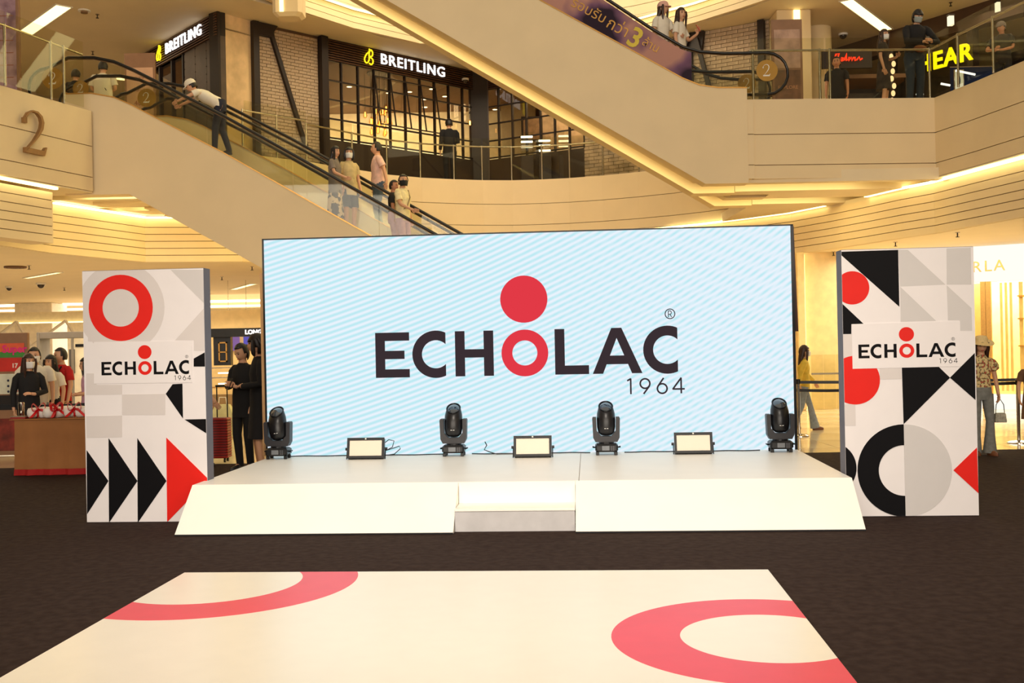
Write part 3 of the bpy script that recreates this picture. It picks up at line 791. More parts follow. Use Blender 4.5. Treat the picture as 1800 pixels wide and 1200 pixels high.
# ---- moving-head lights
def moving_head(P, label, group, rz, tilt=-8):
    t = thing('moving_head_light', label, 'stage light', P, rz, group)
    b = MB(); b.bbox(-.125, .125, -.11, .11, .035, .125, .02); o = b.build('base', BLACKP, t)
    MB().box(-.05, .03, -.114, -.109, .055, .105).build('display_screen', mat('lcd_grey', (120, 124, 130), .2), o)
    b = MB()
    for i in range(2):
        for j in range(4): b.box(.045+i*.022, .060+i*.022, -.114, -.109, .052+j*.014, .061+j*.014)
    b.build('keypad', mat('key_grey', (90, 90, 96), .5), o)
    for sx in (-1, 1):
        MB().bbox(sx*.10-.018, sx*.10+.018, -.09, -.055, 0, .04, .004).build('foot', BLACKP, t)
        MB().bbox(sx*.10-.018, sx*.10+.018, .055, .09, 0, .04, .004).build('foot', BLACKP, t)
        MB().tube([(sx*.125, 0, .08), (sx*.148, -.03, .085), (sx*.148, .03, .085)], .009, 6).build('handle', BLACKP, t)
    MB().cyl((0,0,.125), (0,0,.142), .085, 20).build('turntable', BLACKM, t)
    # yoke
    pr = [(-.145,.19),(-.12,.142),(.12,.142),(.145,.19),(.152,.40),(.145,.415),(.108,.415),(.104,.26),(.055,.205),(-.055,.205),(-.104,.26),(-.108,.415),(-.145,.415),(-.152,.40)]
    b = MB()
    quads = [[0,1,9,10],[1,2,8,9],[2,3,8],[3,7,8],[3,4,6,7],[4,5,6],[0,10,11],[0,11,13],[13,11,12]]
    b.prism(pr, lambda u, v, k: (u, k, v), -.06, .06); b.build('yoke', mat('charcoal_plastic', (44, 43, 48), .45, var=.05), t)
    # head: egg-shaped barrel pointing up and forward
    a = math.radians(tilt)
    prof = [(-.155,.02),(-.15,.055),(-.12,.088),(-.06,.100),(.02,.102),(.09,.098),(.14,.085),(.165,.074)]
    rings = []
    for z, r in prof:
        rings.append([Vector((r*math.cos(2*PI*k/24), (r*1.05)*math.sin(2*PI*k/24), z)) for k in range(24)])
    cut = Matrix.Rotation(math.radians(38), 3, 'X')
    R = Matrix.Rotation(a, 3, 'X'); O = Vector((0, -.005, .365))
    out = []
    for i, rg in enumerate(rings):
        kk = max(0, (prof[i][0]+.02)/.185)
        out.append([O + R @ (p + Vector((0,0, p.y*.75*kk))) for p in rg])
    h_ = MB().loft(out).build('head', BLACKP, t, smooth=True)
    top = [sum((q for q in out[-1]), Vector())/24, ]
    n = (out[-1][0]-top[0]).cross(out[-1][6]-top[0]).normalized()
    if n.z < 0: n = -n
    rim = [top[0]+(q-top[0])*1.03 for q in out[-1]]
    MB().tube([q+n*.004 for q in rim], .007, 6, close=True).build('lens_rim', BLACKM, h_, smooth=True)
    le = MB(); rg = []
    for s_, hh in ((.93,.002),(.7,.012),(.4,.019),(.1,.022)): rg.append([top[0]+(q-top[0])*s_+n*hh for q in out[-1]])
    le.loft(rg).build('lens', mat('lens_glass', (30, 44, 60), .04, spec=1, coat=1), h_, smooth=True)
    MB().box(-.022, .022, -.115, -.109, .292, .298).build('maker_mark', mat('print_white', (225, 225, 225), .5), h_)
    return t
heads = [((490, 808), 727), ((798.5, 803), 720), ((1066.5, 801), 717), ((1372, 796), 712)]
hl = ['moving-head stage light at the far left end of the stage, lens turned outward', 'moving-head stage light second from left, cable plug at its right side',
      'moving-head stage light second from right, below the letter L of the logo', 'moving-head stage light at the right end of the stage edge']
m0 = None
for i, ((px, py), top) in enumerate(heads):
    p = atz(px, py, SZ); p.y += .14; p.x += .14*p.x/p.y; p.z = SZ+.001
    if i == 0: t = m0 = moving_head(p, hl[0], 'moving-head lights on the stage', SA)
    else: t = dup(m0, p, SA, hl[i])
    for ch in t.children: pass
    if i == 0:
        for ch in t.children:
            if ch.name.startswith('head'): ch.rotation_euler = (0, math.radians(-6), 0); ch.location = (.036, 0, .0)
    elif True:
        for ch in t.children:
            if ch.name.startswith('head'): ch.rotation_euler = (0,0,0); ch.location = (0,0,0)
# ---- LED wash panels
def wash(P, label, rz):
    t = thing('wash_light', label, 'stage light', P, rz, 'flat wash lights on the stage')
    b = MB(); T_ = math.radians(14)
    f = lambda u, v, k: (u, -k*math.cos(T_)+v*math.sin(T_), .012+v*math.cos(T_)+k*math.sin(T_))
    def bx(u0,u1,v0,v1,k0,k1,nm,m,par=t): 
        return MB().add([f(u0,v0,k0),f(u1,v0,k0),f(u1,v1,k0),f(u0,v1,k0),f(u0,v0,k1),f(u1,v0,k1),f(u1,v1,k1),f(u0,v1,k1)],
                 [(3,2,1,0),(4,5,6,7),(0,1,5,4),(1,2,6,5),(2,3,7,6),(3,0,4,7)]).build(nm, m, par)
    bx(-.2,.2,.0,.225,-.08,0,'housing',BLACKM)
    bx(-.208,.208,0,.026,0,.014,'bezel',BLACKM); bx(-.208,.208,.20,.228,0,.014,'bezel',BLACKM)
    bx(-.208,-.182,.026,.2,0,.014,'bezel',BLACKM); bx(.182,.208,.026,.2,0,.014,'bezel',BLACKM)
    bx(-.18,.18,.028,.198,0,.006,'diffuser',mat('cream_diffuser', (236, 224, 206), .5, var=.01))
    bx(-.008,.008,.207,.223,.014,.018,'status_dot',WHITEP)
    for s_ in (-1, 1):
        MB().cyl(f(s_*.208,.11,-.04), f(s_*.235,.11,-.04), .016, 10).build('knob', BLACKP, t)
        MB().add([], []).tube([f(s_*.215,.11,-.04), f(s_*.215,-.005,-.02)], .006, 5).build('bracket', BLACKM, t)
    bx(-.15,.15,0,.012,-.10,-.06,'foot_bar',BLACKM)
    return t
w0 = None
for (px, py), lab in zip(((642, 806), (936.5, 803), (1220, 797)), ('flat wash light at left with looped black cable beside it', 'flat wash light in the middle, left of the centre seam', 'flat wash light at right before the screen')):
    p = atz(px, py, SZ+.01); p.z = SZ+.001; p.y += .015
    if w0 is None: w0 = wash(p, lab, SA)
    else: dup(w0, p, SA, lab)
# cables along the foot of the screen
rc = random.Random(5)
def cable(label, pts, r=.006):
    o = MB().tube(pts, r, 5).build('power_cable', RUBBER, smooth=True); tag(o, label, 'cable')
def sway(x0, x1, y, amp, n=24, ph=0):
    return [S(x0+(x1-x0)*k/n, y+amp*math.sin(k*.9+ph)+amp*.6*math.sin(k*.37+ph), SZ+.008) for k in range(n+1)]
cable('black power cable lying along the foot of the screen from left light to centre', sway(-2.7, -.9, -.10, .02))
cable('black power cable lying along the screen foot between the two middle moving heads', sway(-.62, .72, -.09, .02, ph=2))
cable('black power cable lying along the screen foot toward the right moving head', sway(1.1, 2.6, -.10, .02, ph=4))
cx_, cz_ = -1.50, SZ+.10
cable('black cable standing up in two loops beside the left wash light', [S(-1.62,-.12,SZ+.14), S(-1.56,-.12,SZ+.185), S(-1.50,-.12,SZ+.17), S(-1.52,-.12,SZ+.10), S(-1.60,-.11,SZ+.06), S(-1.50,-.11,SZ+.09), S(-1.44,-.12,SZ+.11), S(-1.43,-.12,SZ+.08), S(-1.50,-.12,SZ+.02), S(-1.58,-.1,SZ+.008)], .005)
cable('thin black cable and plug beside the second moving head', [S(-.46,-.16,SZ+.15), S(-.44,-.16,SZ+.11), S(-.47,-.16,SZ+.06), S(-.40,-.15,SZ+.03), S(-.33,-.14,SZ+.008), S(-.1,-.12,SZ+.008)], .006)

# ================================================================= LEVEL 2 STORES
Q0, Q1, Q2 = (-6.2, 26.3), (-.84, 31.66), (6.75, 26.95)
CZ = C1+LV
def brick_wall(name, label, P0, P1, z0, z1, thick, bw=.235, bh=.082, seen=None):
    f, L = seg_fn(P0, P1); t = struct(name); t['label'] = label
    fbox(MB(), f, 0, L, z0, z1, -thick, -.02).build('mortar_bed', MORTAR, t)
    d = Vector((P1[0]-P0[0], P1[1]-P0[1], 0)); ang = math.atan2(d.y, d.x); rr = random.Random(11)
    def one(w): return MB().box(0, w-.012, -.02, .022, 0, bh-.012)
    full = one(bw).build('brick', BRICK, t); half = one(bw/2).build('brick', BRICK, t)
    vis = []; rest = MB(); row = 0; z = z0
    fm, hm = full.data, half.data
    while z + bh <= z1 + .001:
        u = -bw/2 if row % 2 else 0.0
        while u < L-.01:
            if u < 0: q = (0.0, 'h'); du = bw
            elif u+bw > L: 
                if u+bw/2 > L: break
                q = (u, 'h'); du = bw
            else: q = (u, 'f'); du = bw
            vis.append((q[0], z, q[1])); u += du
        z += bh; row += 1
    key = seen or (lambda u, z: -z)
    vis.sort(key=lambda q: key(q[0], q[1]))
    first = {'f': full, 'h': half}; used = {'f': False, 'h': False}
    for n, (u, z, k) in enumerate(vis):
        off = rr.uniform(-.004, .006)
        if n < 290:
            if not used[k]: o = first[k]; used[k] = True
            else: o = first[k].copy(); C.objects.link(o)
            o.location = f(u, z, off); o.rotation_euler = (0, 0, ang)
        else:
            w = bw if k == 'f' else bw/2
            fbox(rest, f, u, u+w-.012, z, z+bh-.012, -.02+off, .022+off)
    for k in 'fh':
        if not used[k]: bpy.data.objects.remove(first[k])
    if rest.v: rest.build('brick_courses', BRICK, t, kind='stuff')
    return t
fL, LL = seg_fn(Q0, Q1)
uW0 = 1.98                                         # windows start here (image column 575)
mid = (Q0[0]+(Q1[0]-Q0[0])*uW0/LL, Q0[1]+(Q1[1]-Q0[1])*uW0/LL)
brick_wall('wall_brick_left', 'pale brick wall of the watch store left of its grid windows', Q0, mid, F2, CZ, .3, seen=lambda u, z: abs(z-8.4))
fR, LRr = seg_fn(Q1, Q2)
uB = 3.5
midR = (Q1[0]+(Q2[0]-Q1[0])*uB/LRr, Q1[1]+(Q2[1]-Q1[1])*uB/LRr)
brick_wall('wall_brick_right', 'pale brick wall of the watch store seen behind the upper right escalator', midR, Q2, F2, CZ, .3, bw=.30, bh=.10, seen=lambda u, z: abs(z-8.6)+max(0, 2.0-u))
# steel members on the brick
st = thing('steel_framing', 'dark steel post and diagonal brace over the left brick wall', 'steel frame')
fbox(MB(), fL, -.10, .06, F2, CZ-.02, .03, .17).build('post', DARK, st)
fbox(MB(), fL, uW0-.10, uW0+.10, F2, CZ-.02, .03, .2).build('post', DARK, st)
def bar(f, u0, z0, u1, z1, w, t0, t1, nm, m, par):
    a, c = Vector((u0, z0)), Vector((u1, z1)); d = (c-a).normalized(); n = Vector((-d.y, d.x))*w/2
    return MB().prism([tuple(a+n), tuple(a-n), tuple(c-n), tuple(c+n)], f, t0, t1).build(nm, m, par)
bar(fL, .42, 9.55, 1.42, 6.75, .10, .03, .12, 'brace', DARK, st)
MB().prism([(.06, 9.35), (.06, CZ-.02), (.62, CZ-.02), (.42, 9.35)], fL, .03, .13).build('gusset', DARK, st)
st = thing('steel_framing', 'dark steel posts with V-shaped braces over the right brick wall', 'steel frame')
def ur(px, y):   # distance along the right facade for image column px
    best = min((abs((fR(u*.01,0,0).x/fR(u*.01,0,0).y)*FOC+900 - (px - ROL*(600-y)*-1)), u*.01) for u in range(0, 1000)); return best[1]
u1, u2, u3, u4 = ur(1237, 100), ur(1257, 40), ur(1292, 150), ur(1363, 20)
fbox(MB(), fR, u1-.05, u1+.05, F2, CZ-.02, .03, .15).build('post', DARK, st)
fbox(MB(), fR, u4-.07, u4+.09, F2, CZ-.02, .03, .2).build('post', DARK, st)
bar(fR, u2-.1, CZ-.2, u3+.05, 6.6, .11, .15, .24, 'brace', DARK, st)
bar(fR, u2-.35, CZ-.2, u1-.75, 7.6, .11, .15, .24, 'brace', DARK, st)
MB().prism([(u1-.45, CZ-.4), (u1-.45, CZ-.02), (u2+.1, CZ-.02), (u2+.02, CZ-.55)], fR, .03, .15).build('gusset', DARK, st)
# grid windows
ZT, ZB = 9.12, 7.1
def grid_window(name, f, u0, u1, n, rows, vents=()):
    w = struct(name)
    du = (u1-u0)/n
    fbox(MB(), f, u0, u1, F2, ZB-.05, -.1, .02).build('sill_wall', mat('dark_panel', (52, 40, 32), .4), w)
    for k in range(n+1): fbox(MB(), f, u0+k*du-.022, u0+k*du+.022, ZB-.05, ZT, -.05, .03).build('mullion', DARK, w)
    for z in rows: fbox(MB(), f, u0, u1, z-.018, z+.018, -.04, .02).build('transom', DARK, w)
    for k in range(n):
        for za, zb_ in zip(rows[:-1], rows[1:]):
            fbox(MB(), f, u0+k*du+.022, u0+(k+1)*du-.022, za+.018, zb_-.018, -.012, -.004).build('pane', DGLASS, w)
    for (k0, k1, za, zb_) in vents:
        a0, a1 = u0+k0*du, u0+k1*du
        g = lambda u, z, t: f(u, z, t + .03 + (zb_-z)*.16)
        v = fbox(MB(), g, a0, a1, za, za+.03, 0, .03)
        fbox(v, g, a0, a1, zb_-.03, zb_, 0, .03); 
        for k in range(k0, k1+1): fbox(v, g, u0+k*du-.015, u0+k*du+.015, za, zb_, 0, .03)
        v.build('open_vent_frame', DARK, w)
    return w
rows = [7.1, 7.60, 8.10, 8.60, ZT]
grid_window('window_1', fL, uW0+.1, LL-.12, 10, rows, vents=((3, 7, 7.60, 8.95),))
grid_window('window_2', fR, .22, uB, 7, rows)
cl = thing('steel_column', 'wide dark steel column at the inner corner of the watch store', 'column')
MB().box(Q1[0]-.26, Q1[0]+.26, Q1[1]-.22, Q1[1]+.2, F2, CZ).build('shaft', DARK, cl)
MB().box(Q1[0]-.29, Q1[0]-.262, Q1[1]-.26, Q1[1]+.1, F2, CZ).build('flange', mat('dark_brown_steel', (60, 36, 26), .4), cl)
MB().box(Q1[0]+.262, Q1[0]+.29, Q1[1]-.26, Q1[1]+.1, F2, CZ).build('flange', mat('dark_brown_steel', (60, 36, 26), .4), cl)
# sign band with louvres
GLOWW = emit('sign_white', (255, 250, 246), 1.6); GLOWY = emit('sign_yellow', (255, 224, 30), 1.7)
def louvre_band(label, f, u0, u1):
    t = thing('louvred_sign_band', label, 'sign band')
    fbox(MB(), f, u0, u1, ZT, CZ, -.1, -.0).build('backing', mat('near_black_bronze', (20, 14, 11), .6), t)
    z = ZT
    while z < CZ-.02:
        fbox(MB(), f, u0, u1, z, z+.028, .0, .05).build('slat', mat('bronze_slat', (92, 60, 38), .4, metal=.4), t); z += .062
    return t
def brand_sign(label, f, uc, zc, s, t0=.07):
    t = thing('illuminated_sign', label, 'sign')
    text_on('lettering', 'BREITLING', s, GLOWW, lambda u, v, k: f(uc+u*1.1, zc+v, t0+k), t, .03, bold=.003, space=1.14)
    # winged script B emblem drawn as a tube
    x0 = uc-4.0*s
    pts = [(.10,-.62),(.34,-.70),(.52,-.50),(.50,-.22),(.22,-.02),(.46,.10),(.50,.42),(.30,.60),(.12,.30),(.10,-.30),(-.12,-.62),(-.34,-.56),(-.40,-.28),(-.18,.14),(.12,.42),(.14,.74)]
    sm = []
    for i in range(len(pts)-1):
        p0, p1, p2, p3 = [Vector(pts[min(max(j,0),len(pts)-1)]) for j in (i-1,i,i+1,i+2)]
        for k in range(4):
            q = k/4; sm.append(.5*((2*p1)+(p2-p0)*q+(2*p0-5*p1+4*p2-p3)*q*q+(3*p1-p0-3*p2+p3)*q**3))
    MB().tube([f(x0+p.x*s*.75, zc+p.y*s*.75, t0+.02) for p in sm], s*.048, 6).build('emblem', GLOWY, t, smooth=True)
    return t
louvre_band('bronze louvred sign band above the grid windows of the watch store', fL, uW0+.1, LL-.2)
louvre_band('bronze louvred sign band right of the wide dark column', fR, .26, uB)
brand_sign('white lit watch store sign with yellow emblem facing the atrium, partly hidden by the escalator', fL, 5.05, 9.42, .40)
# store side wall running back to the left, and plaster corner
V0, V1, V2 = (-9.75, 28.9), (-6.85, 25.45), Q0
fS, LS = seg_fn(V0, V1); fC, LC = seg_fn(V1, V2)
w = struct('wall_plaster_corner'); fbox(MB(), fC, .05, LC-.08, F2, CZ, -.3, 0).build('plaster', mat('rough_plaster', (218, 186, 140), .9, var=.16, scale=2.5, bump=.3), w)
fbox(MB(), fC, -.02, .05, F2, CZ, -.3, .03).build('corner_bead', DARK, w)
w = struct('wall_metal_panels'); fbox(MB(), fS, 0, LS, ZT, CZ, -.2, -.01).build('backing', DARK, w)
PANELM = mat('riveted_metal', (82, 68, 58), .45, metal=.4, var=.2, scale=2)
for k in range(3):
    u0 = LS-1.95+k*.65
    fbox(MB(), fS, u0+.006, u0+.644, F2, ZT, -.2, 0).build('metal_panel', PANELM, w)
b = MB()
for k in range(4):
    for j in range(16): b.ell(fS(LS-1.93+k*.64, F2+.15+j*.19, .004), (.014,.014,.014), 6, 4)
b.build('rivets', mat('rivet_steel', (50, 42, 38), .4, metal=.6), w, kind='stuff')
louvre_band('bronze louvred sign band on the store side wall above the entrance', fS, 0, LS)
brand_sign('white lit watch store sign with yellow emblem on the left side wall', fS, 2.65, 9.42, .38)
w = struct('door_1')
for u in (.05, .9, 1.7, 2.4): fbox(MB(), fS, u, u+.07, F2, ZT, -.1, 0).build('door_frame', DARK, w)
for u in (.12, .97): fbox(MB(), fS, u, u+.78, F2, ZT-.3, -.05, -.04).build('glass_leaf', DGLASS, w)
# store interior: ceiling, back walls, downlights, chandelier, cases
w = struct('ceiling_store')
def inset(P, d): return (P[0], P[1]+d)
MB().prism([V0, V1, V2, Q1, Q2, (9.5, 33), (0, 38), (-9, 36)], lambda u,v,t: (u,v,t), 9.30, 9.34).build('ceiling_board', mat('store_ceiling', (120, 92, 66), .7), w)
w = struct('wall_store_back')
CRM = mat('store_cream', (240, 226, 190), .6)
MB().box(-9, -.2, 35.2, 35.4, F2, 9.3).build('light_wall', CRM, w)
MB().box(-.2, .9, 34.2, 34.4, F2, 9.3).build('light_wall', CRM, w)
w = struct('wall_store_brick'); MB().box(1.0, 6.4, 32.2, 32.4, F2, 9.3).build('bricked_wall', BRICK, w)
area('store_interior_light', (-4, 33.8, 9.2), (20,0,0), 4.5, 420, (1, .86, .6), 2.5)
area('store_interior_light_right', (2.4, 31.2, 9.2), (0,0,0), 2.5, 130, (1, .82, .55), 1.2)
DOWN = emit('downlight_glow', (255, 240, 200), 9)
def downlight(P, label, group, r=.07, m=DOWN):
    t = thing('recessed_downlight', label, 'light', P, 0, group)
    MB().tube([(r*1.25*math.cos(2*PI*k/14), r*1.25*math.sin(2*PI*k/14), -.006) for k in range(14)], .012, 5, close=True).build('trim_ring', WHITEP, t)
    MB().cyl((0,0,-.012), (0,0,-.002), r, 14).build('lamp', m, t)
for px, py, w_ in ((614,152,'leftmost, above and left of the chandelier'),(683,163,'just above the chandelier'),(782,169,'right of the middle bays, below the lettering end'),(747,188,'second lowest of the middle group'),(768,200,'lowest, near the dark figure'),
      (759,156,'highest of the middle group'),(870,192,'alone right of the wide dark column'),(720,161,'upper, between chandelier and open vent'),(746,174,'in the centre of the middle group')):
    p = atz(px, py, 9.295); downlight(p, 'watch store ceiling downlight '+w_, 'downlights in the watch store ceiling')
ch = thing('chandelier', 'cluster of hanging amber filament bulbs inside the watch store window', 'chandelier', (at(668,190,30).x, 30.0, 9.3))
BULB = emit('filament_glow', (255, 190, 110), 9.0); AMB = glass('bulb_glass', (1, .82, .55), .12)
MB().cyl((0,0,-.04), (0,0,0), .35, 20).build('canopy', DARK, ch)
rb = random.Random(4)
for k in range(20):
    a = rb.uniform(0, 6.28); r = .05+.30*math.sqrt(rb.random()); x, y = r*math.cos(a), r*math.sin(a); z = -1.0 - rb.random()*.75 if k else -1.15
    if k == 0: x, y = -.42, 0
    MB().cyl((x,y,z+.12), (x,y,-.03), .006, 5).build('cord', DARK, ch)
    o = MB().loft([[(x+rr_*math.cos(2*PI*i/10), y+rr_*math.sin(2*PI*i/10), z+zz) for i in range(10)] for zz, rr_ in ((-.11,.012),(-.085,.05),(-.04,.062),(.02,.045),(.08,.022),(.12,.02))]).build('bulb', AMB, ch, smooth=True)
    MB().tube([(x,y,z+.06),(x,y,z-.07)], .018, 6).build('filament', BULB, o)
for (px, py, y) in ((826, 216, 31.0),):
    p = at(px, py, y); t = thing('pendant_bulb', 'single hanging filament bulb beside the wide dark column', 'light', p)
    MB().cyl((0,0,.1), (0,0,9.3-p.z), .006, 5).build('cord', DARK, t)
    MB().ell((0,0,0), (.06,.06,.10), 10, 8).build('bulb', AMB, t, smooth=True)
    MB().tube([(0,0,.06),(0,0,-.06)], .02, 6).build('filament', BULB, t)
CASEL = emit('case_light', (255, 246, 225), 3.0)
for i, (px, lab) in enumerate(((926, 'left glass watch display case glowing beside the brick pillar'), (957, 'middle glowing glass watch display case, lowest of three'), (992, 'right glowing glass watch display case under the escalator edge'))):
    p = at(px, 246, 30.4); t = thing('display_case', lab, 'display case', (p.x, 30.4, F2))
    MB().bbox(-.18, .18, -.25, .25, 0, .85, .01).build('plinth', DARK, t)
    z1_ = 1.50 - (.12 if i == 1 else .0)
    MB().box(-.175, .175, -.24, .24, .86, z1_).build('glass_box', AMB if False else GLASS, t)
    for j in range(3): MB().box(-.165, .165, -.05, .05, z1_-.10-j*.14, z1_-.06-j*.14).build('lit_shelf', CASEL, t)
p = at(935, 222, 32.14); t = thing('framed_picture', 'small framed picture on the inner brick wall of the watch store', 'picture', p)
MB().box(-.32, .32, 0, .05, -.45, .3).build('frame', DARK, t); MB().box(-.26, .26, -.006, 0, -.39, .24).build('print', mat('sepia_print', (150, 120, 90), .5, var=.3), t)

# ---------------------------------------------------------------- ceiling fittings of level 2 and ground
def strip_light(label, a, c, z, w, m=STRIP2, group=None):
    a, c = Vector(a), Vector(c); d = Vector((c.x-a.x, c.y-a.y, 0)); ang = math.atan2(d.y, d.x)
    t = thing('ceiling_strip_light', label, 'light', (a.x, a.y, z), ang, group); L_ = d.length
    MB().box(0, L_, -w/2, w/2, -.012, -.004).build('diffuser', m, t)
    fr = MB(); fr.box(-.03, L_+.03, -w/2-.03, -w/2, -.02, -.001); fr.box(-.03, L_+.03, w/2, w/2+.03, -.02, -.001); fr.box(-.03, 0, -w/2, w/2, -.02, -.001); fr.box(L_, L_+.03, -w/2, w/2, -.02, -.001)
    fr.build('frame', WHITEP, t)
strip_light('bright warm ceiling strip at top left of the upper level', atz(44,58,CZ), atz(112,10,CZ), CZ, .34)
strip_light('bright warm ceiling strip at top right near the gallery', atz(1558,52,CZ), atz(1488,0,CZ), CZ, .30)
strip_light('short dim strip light in the ground floor ceiling left of the ring panel', atz(46,488,C1), atz(104,478,C1), C1, .12)
strip_light('short dim strip light in the ground floor ceiling between left panel and screen', atz(410,508,C1), atz(446,498,C1), C1, .18)
strip_light('small strip light seen low behind the top of the left escalator', atz(214,140,CZ), atz(222,133,CZ), CZ, .5)
def dome(label, px, py, z, r):
    p = atz(px, py, z); t = thing('dome_camera', label, 'camera', p)
    MB().cyl((0,0,-.05), (0,0,-.001), r, 16).build('housing', WHITEP, t)
    MB().ell((0,0,-.05), (r*.75, r*.75, r*.8), 14, 8).build('dome', mat('smoked_dome', (60, 50, 42), .1), t, smooth=True)
dome('dome camera in the ground ceiling left of the red ring', 72, 497, C1, .13)
dome('smaller dome camera in the ground ceiling near the left edge', 16, 503, C1, .10)
dome('dome camera high inside the watch store corner by the column', 818, 138, 9.29, .10)
dome('small dome camera in the ceiling at top right', 1482, 59, CZ, .12)
def sprinkler(label, px, py, z, group='fire sprinklers in the ceilings', s=1.0):
    p = atz(px, py, z); t = thing('sprinkler', label, 'sprinkler', p, 0, group)
    MB().cyl((0,0,-.012), (0,0,-.001), .045*s, 12).build('escutcheon', STEEL, t)
    MB().tube([(0,0,-.01),(0,0,-.085)], .012*s, 6).build('stem', DARK, t)
    MB().cyl((0,0,-.095), (0,0,-.085), .035*s, 10).build('deflector', DARK, t)
for px, py, z, lab in ((51,466,C1,'sprinkler head in the ground ceiling at far left'),(113,505,C1,'sprinkler head in the ceiling just left of the left panel'),(212,475,C1,'sprinkler head right above the left display panel'),
     (443,468,C1,'sprinkler head near the left top corner of the screen'),(390,486,C1,'sprinkler head right of the left display panel'),(171,25,CZ,'sprinkler head in the upper left ceiling'),(163,90,CZ,'sprinkler head low in the upper left ceiling'),
     (1465,442,C1,'sprinkler head above the grey edge of the right panel'),(1574,425,C1,'sprinkler head above the middle of the right panel'),(1683,408,C1,'sprinkler head above the right corner of the right panel'),(1671,4,CZ,'sprinkler head in the upper right ceiling')):
    sprinkler(lab, px, py, z, None)
p = atz(148, 18, CZ); t = thing('smoke_detector', 'smoke detector on the cream ceiling above the left escalator', 'detector', p)
MB().cyl((0,0,-.03),(0,0,-.001),.14,18).build('base', WHITEP, t); MB().cyl((0,0,-.07),(0,0,-.03),.08,14).build('head', mat('detector_brown',(120,90,60),.5), t)
p = atz(27, 468, C1); t = thing('ceiling_vent', 'round dark ceiling vent at far left of the ground ceiling', 'vent', p)
for r in (.06,.14,.22): MB().tube([(r*math.cos(2*PI*k/20), r*math.sin(2*PI*k/20), -.02) for k in range(20)], .022, 5, close=True).build('ring', mat('vent_bronze',(110,78,56),.5), t)

# ---------------------------------------------------------------- columns, banners and shops on the right of level 2
w = struct('wall_column_level_two_right')
pA, pB = at(1366, 60, 26.2), at(1426, 60, 26.2)
MB().bbox(pA.x, pB.x, 26.2, 27.2, F2, CZ, .02).build('column_clad', CREAM, w)
o = MB().box(at(1395,20,26.18).x, at(1406,20,26.18).x, 26.17, 26.198, 7.9, CZ-.02).build('column_light', STRIP2); tag(o, 'vertical warm light slot on the cream column above the banner stand', 'light strip')
w = struct('wall_round_column'); pR = at(1444, 60, 27.5)
MB().cyl((pR.x, 27.9, F2), (pR.x, 27.9, CZ), .36, 32).build('column_drum', CREAM, w, smooth=True)
w = struct('wall_column_level_three'); pA, pB = at(476, 5, 24.2), at(528, 5, 24.2)
MB().bbox(pA.x, pB.x, 24.3, 24.9, at(500, 24, 24.2).z, 12, .08).build('column_clad', CREAM, w)
o = MB().box(at(491,5,24.28).x, at(498,5,24.28).x, 24.275, 24.298, at(495,20,24.28).z, 12).build('column_light', STRIP2); tag(o, 'vertical warm light slot on the hanging cream column at top', 'light strip')

def banner_stand(label, bx0, bx1, ytop, ybot, y, z0, rows, header='', rz=0):
    a, c = at(bx0, (ytop+ybot)/2, y), at(bx1, (ytop+ybot)/2, y); W = c.x-a.x
    H = at((bx0+bx1)/2, ytop, y).z - z0
    t = thing('banner_stand', label, 'banner stand', ((a.x+c.x)/2, y, z0), rz)
    MB().bbox(-W/2, W/2, 0, .08, 0, H, .008).build('stand_body', mat('stand_bronze', (150, 112, 84), .45, metal=.2), t)
    i = 0
    for (z0_, z1_, m) in rows:
        MB().box(-W/2+.05, W/2-.05, -.006, 0, z0_*H, z1_*H).build('poster', m, t)
    if header: text_on('lettering', header, .05, GOLD, lambda u, v, k: (u, -.008-k, H*.93+v), t, .004)
    return t, W, H
PURP = mat('purple_haze_print', (150, 112, 130), .4, var=.35, scale=3, rgb2=(196, 160, 168))
BEIGP = mat('peach_print', (214, 170, 138), .4, var=.05)
t, W, H = banner_stand('beige promotional stand behind the top of the left escalators', 219, 273, 93, 205, 24.6, F2, [(.06,.86,BEIGP)])
INK = mat('brown_ink', (150, 84, 60), .6)
for k, (tx, s) in enumerate((('SHOP', .09), ('UP TO', .06), ('40%', .16), ('PRIVILEGE', .06), ('OFFER', .08))):
    text_on('lettering', tx, s, INK, (lambda zz: lambda u, v, kk: (u, -.008-kk, zz+v))(H*(.76-.12*k)), t, .003)
t, W, H = banner_stand('tall cream banner stand beside the disc at the right landing', 1357, 1411, 34, 175, 21.9, F2, [(.52,.90,mat('window_print',(186,150,128),.4,var=.2,scale=5)), (.05,.50,mat('dusky_print',(120,84,62),.4,var=.4,scale=4))])
for k, (tx, s) in enumerate((('EXPLORE', .10), ('the new season', .05), ('level 2', .05))):
    text_on('lettering', 'EXPLORE' if k == 0 else '· · · · · ·', s, mat('peach_ink', (210, 150, 110), .5), (lambda zz: lambda u, v, kk: (u, -.008-kk, zz+v))(H*(.33-.06*k)), t, .003)
t, W, H = banner_stand('violet and grey advertising stand cut by the left edge at top', -40, 33, -60, 165, 18.9, F2, [(.06,.92,PURP)])
for k in range(6): MB().box(-W/2+.12, W/2-.1, -.010, -.006, H*(.18+.09*k), H*(.18+.09*k)+.012).build('printed_line', INK, t)

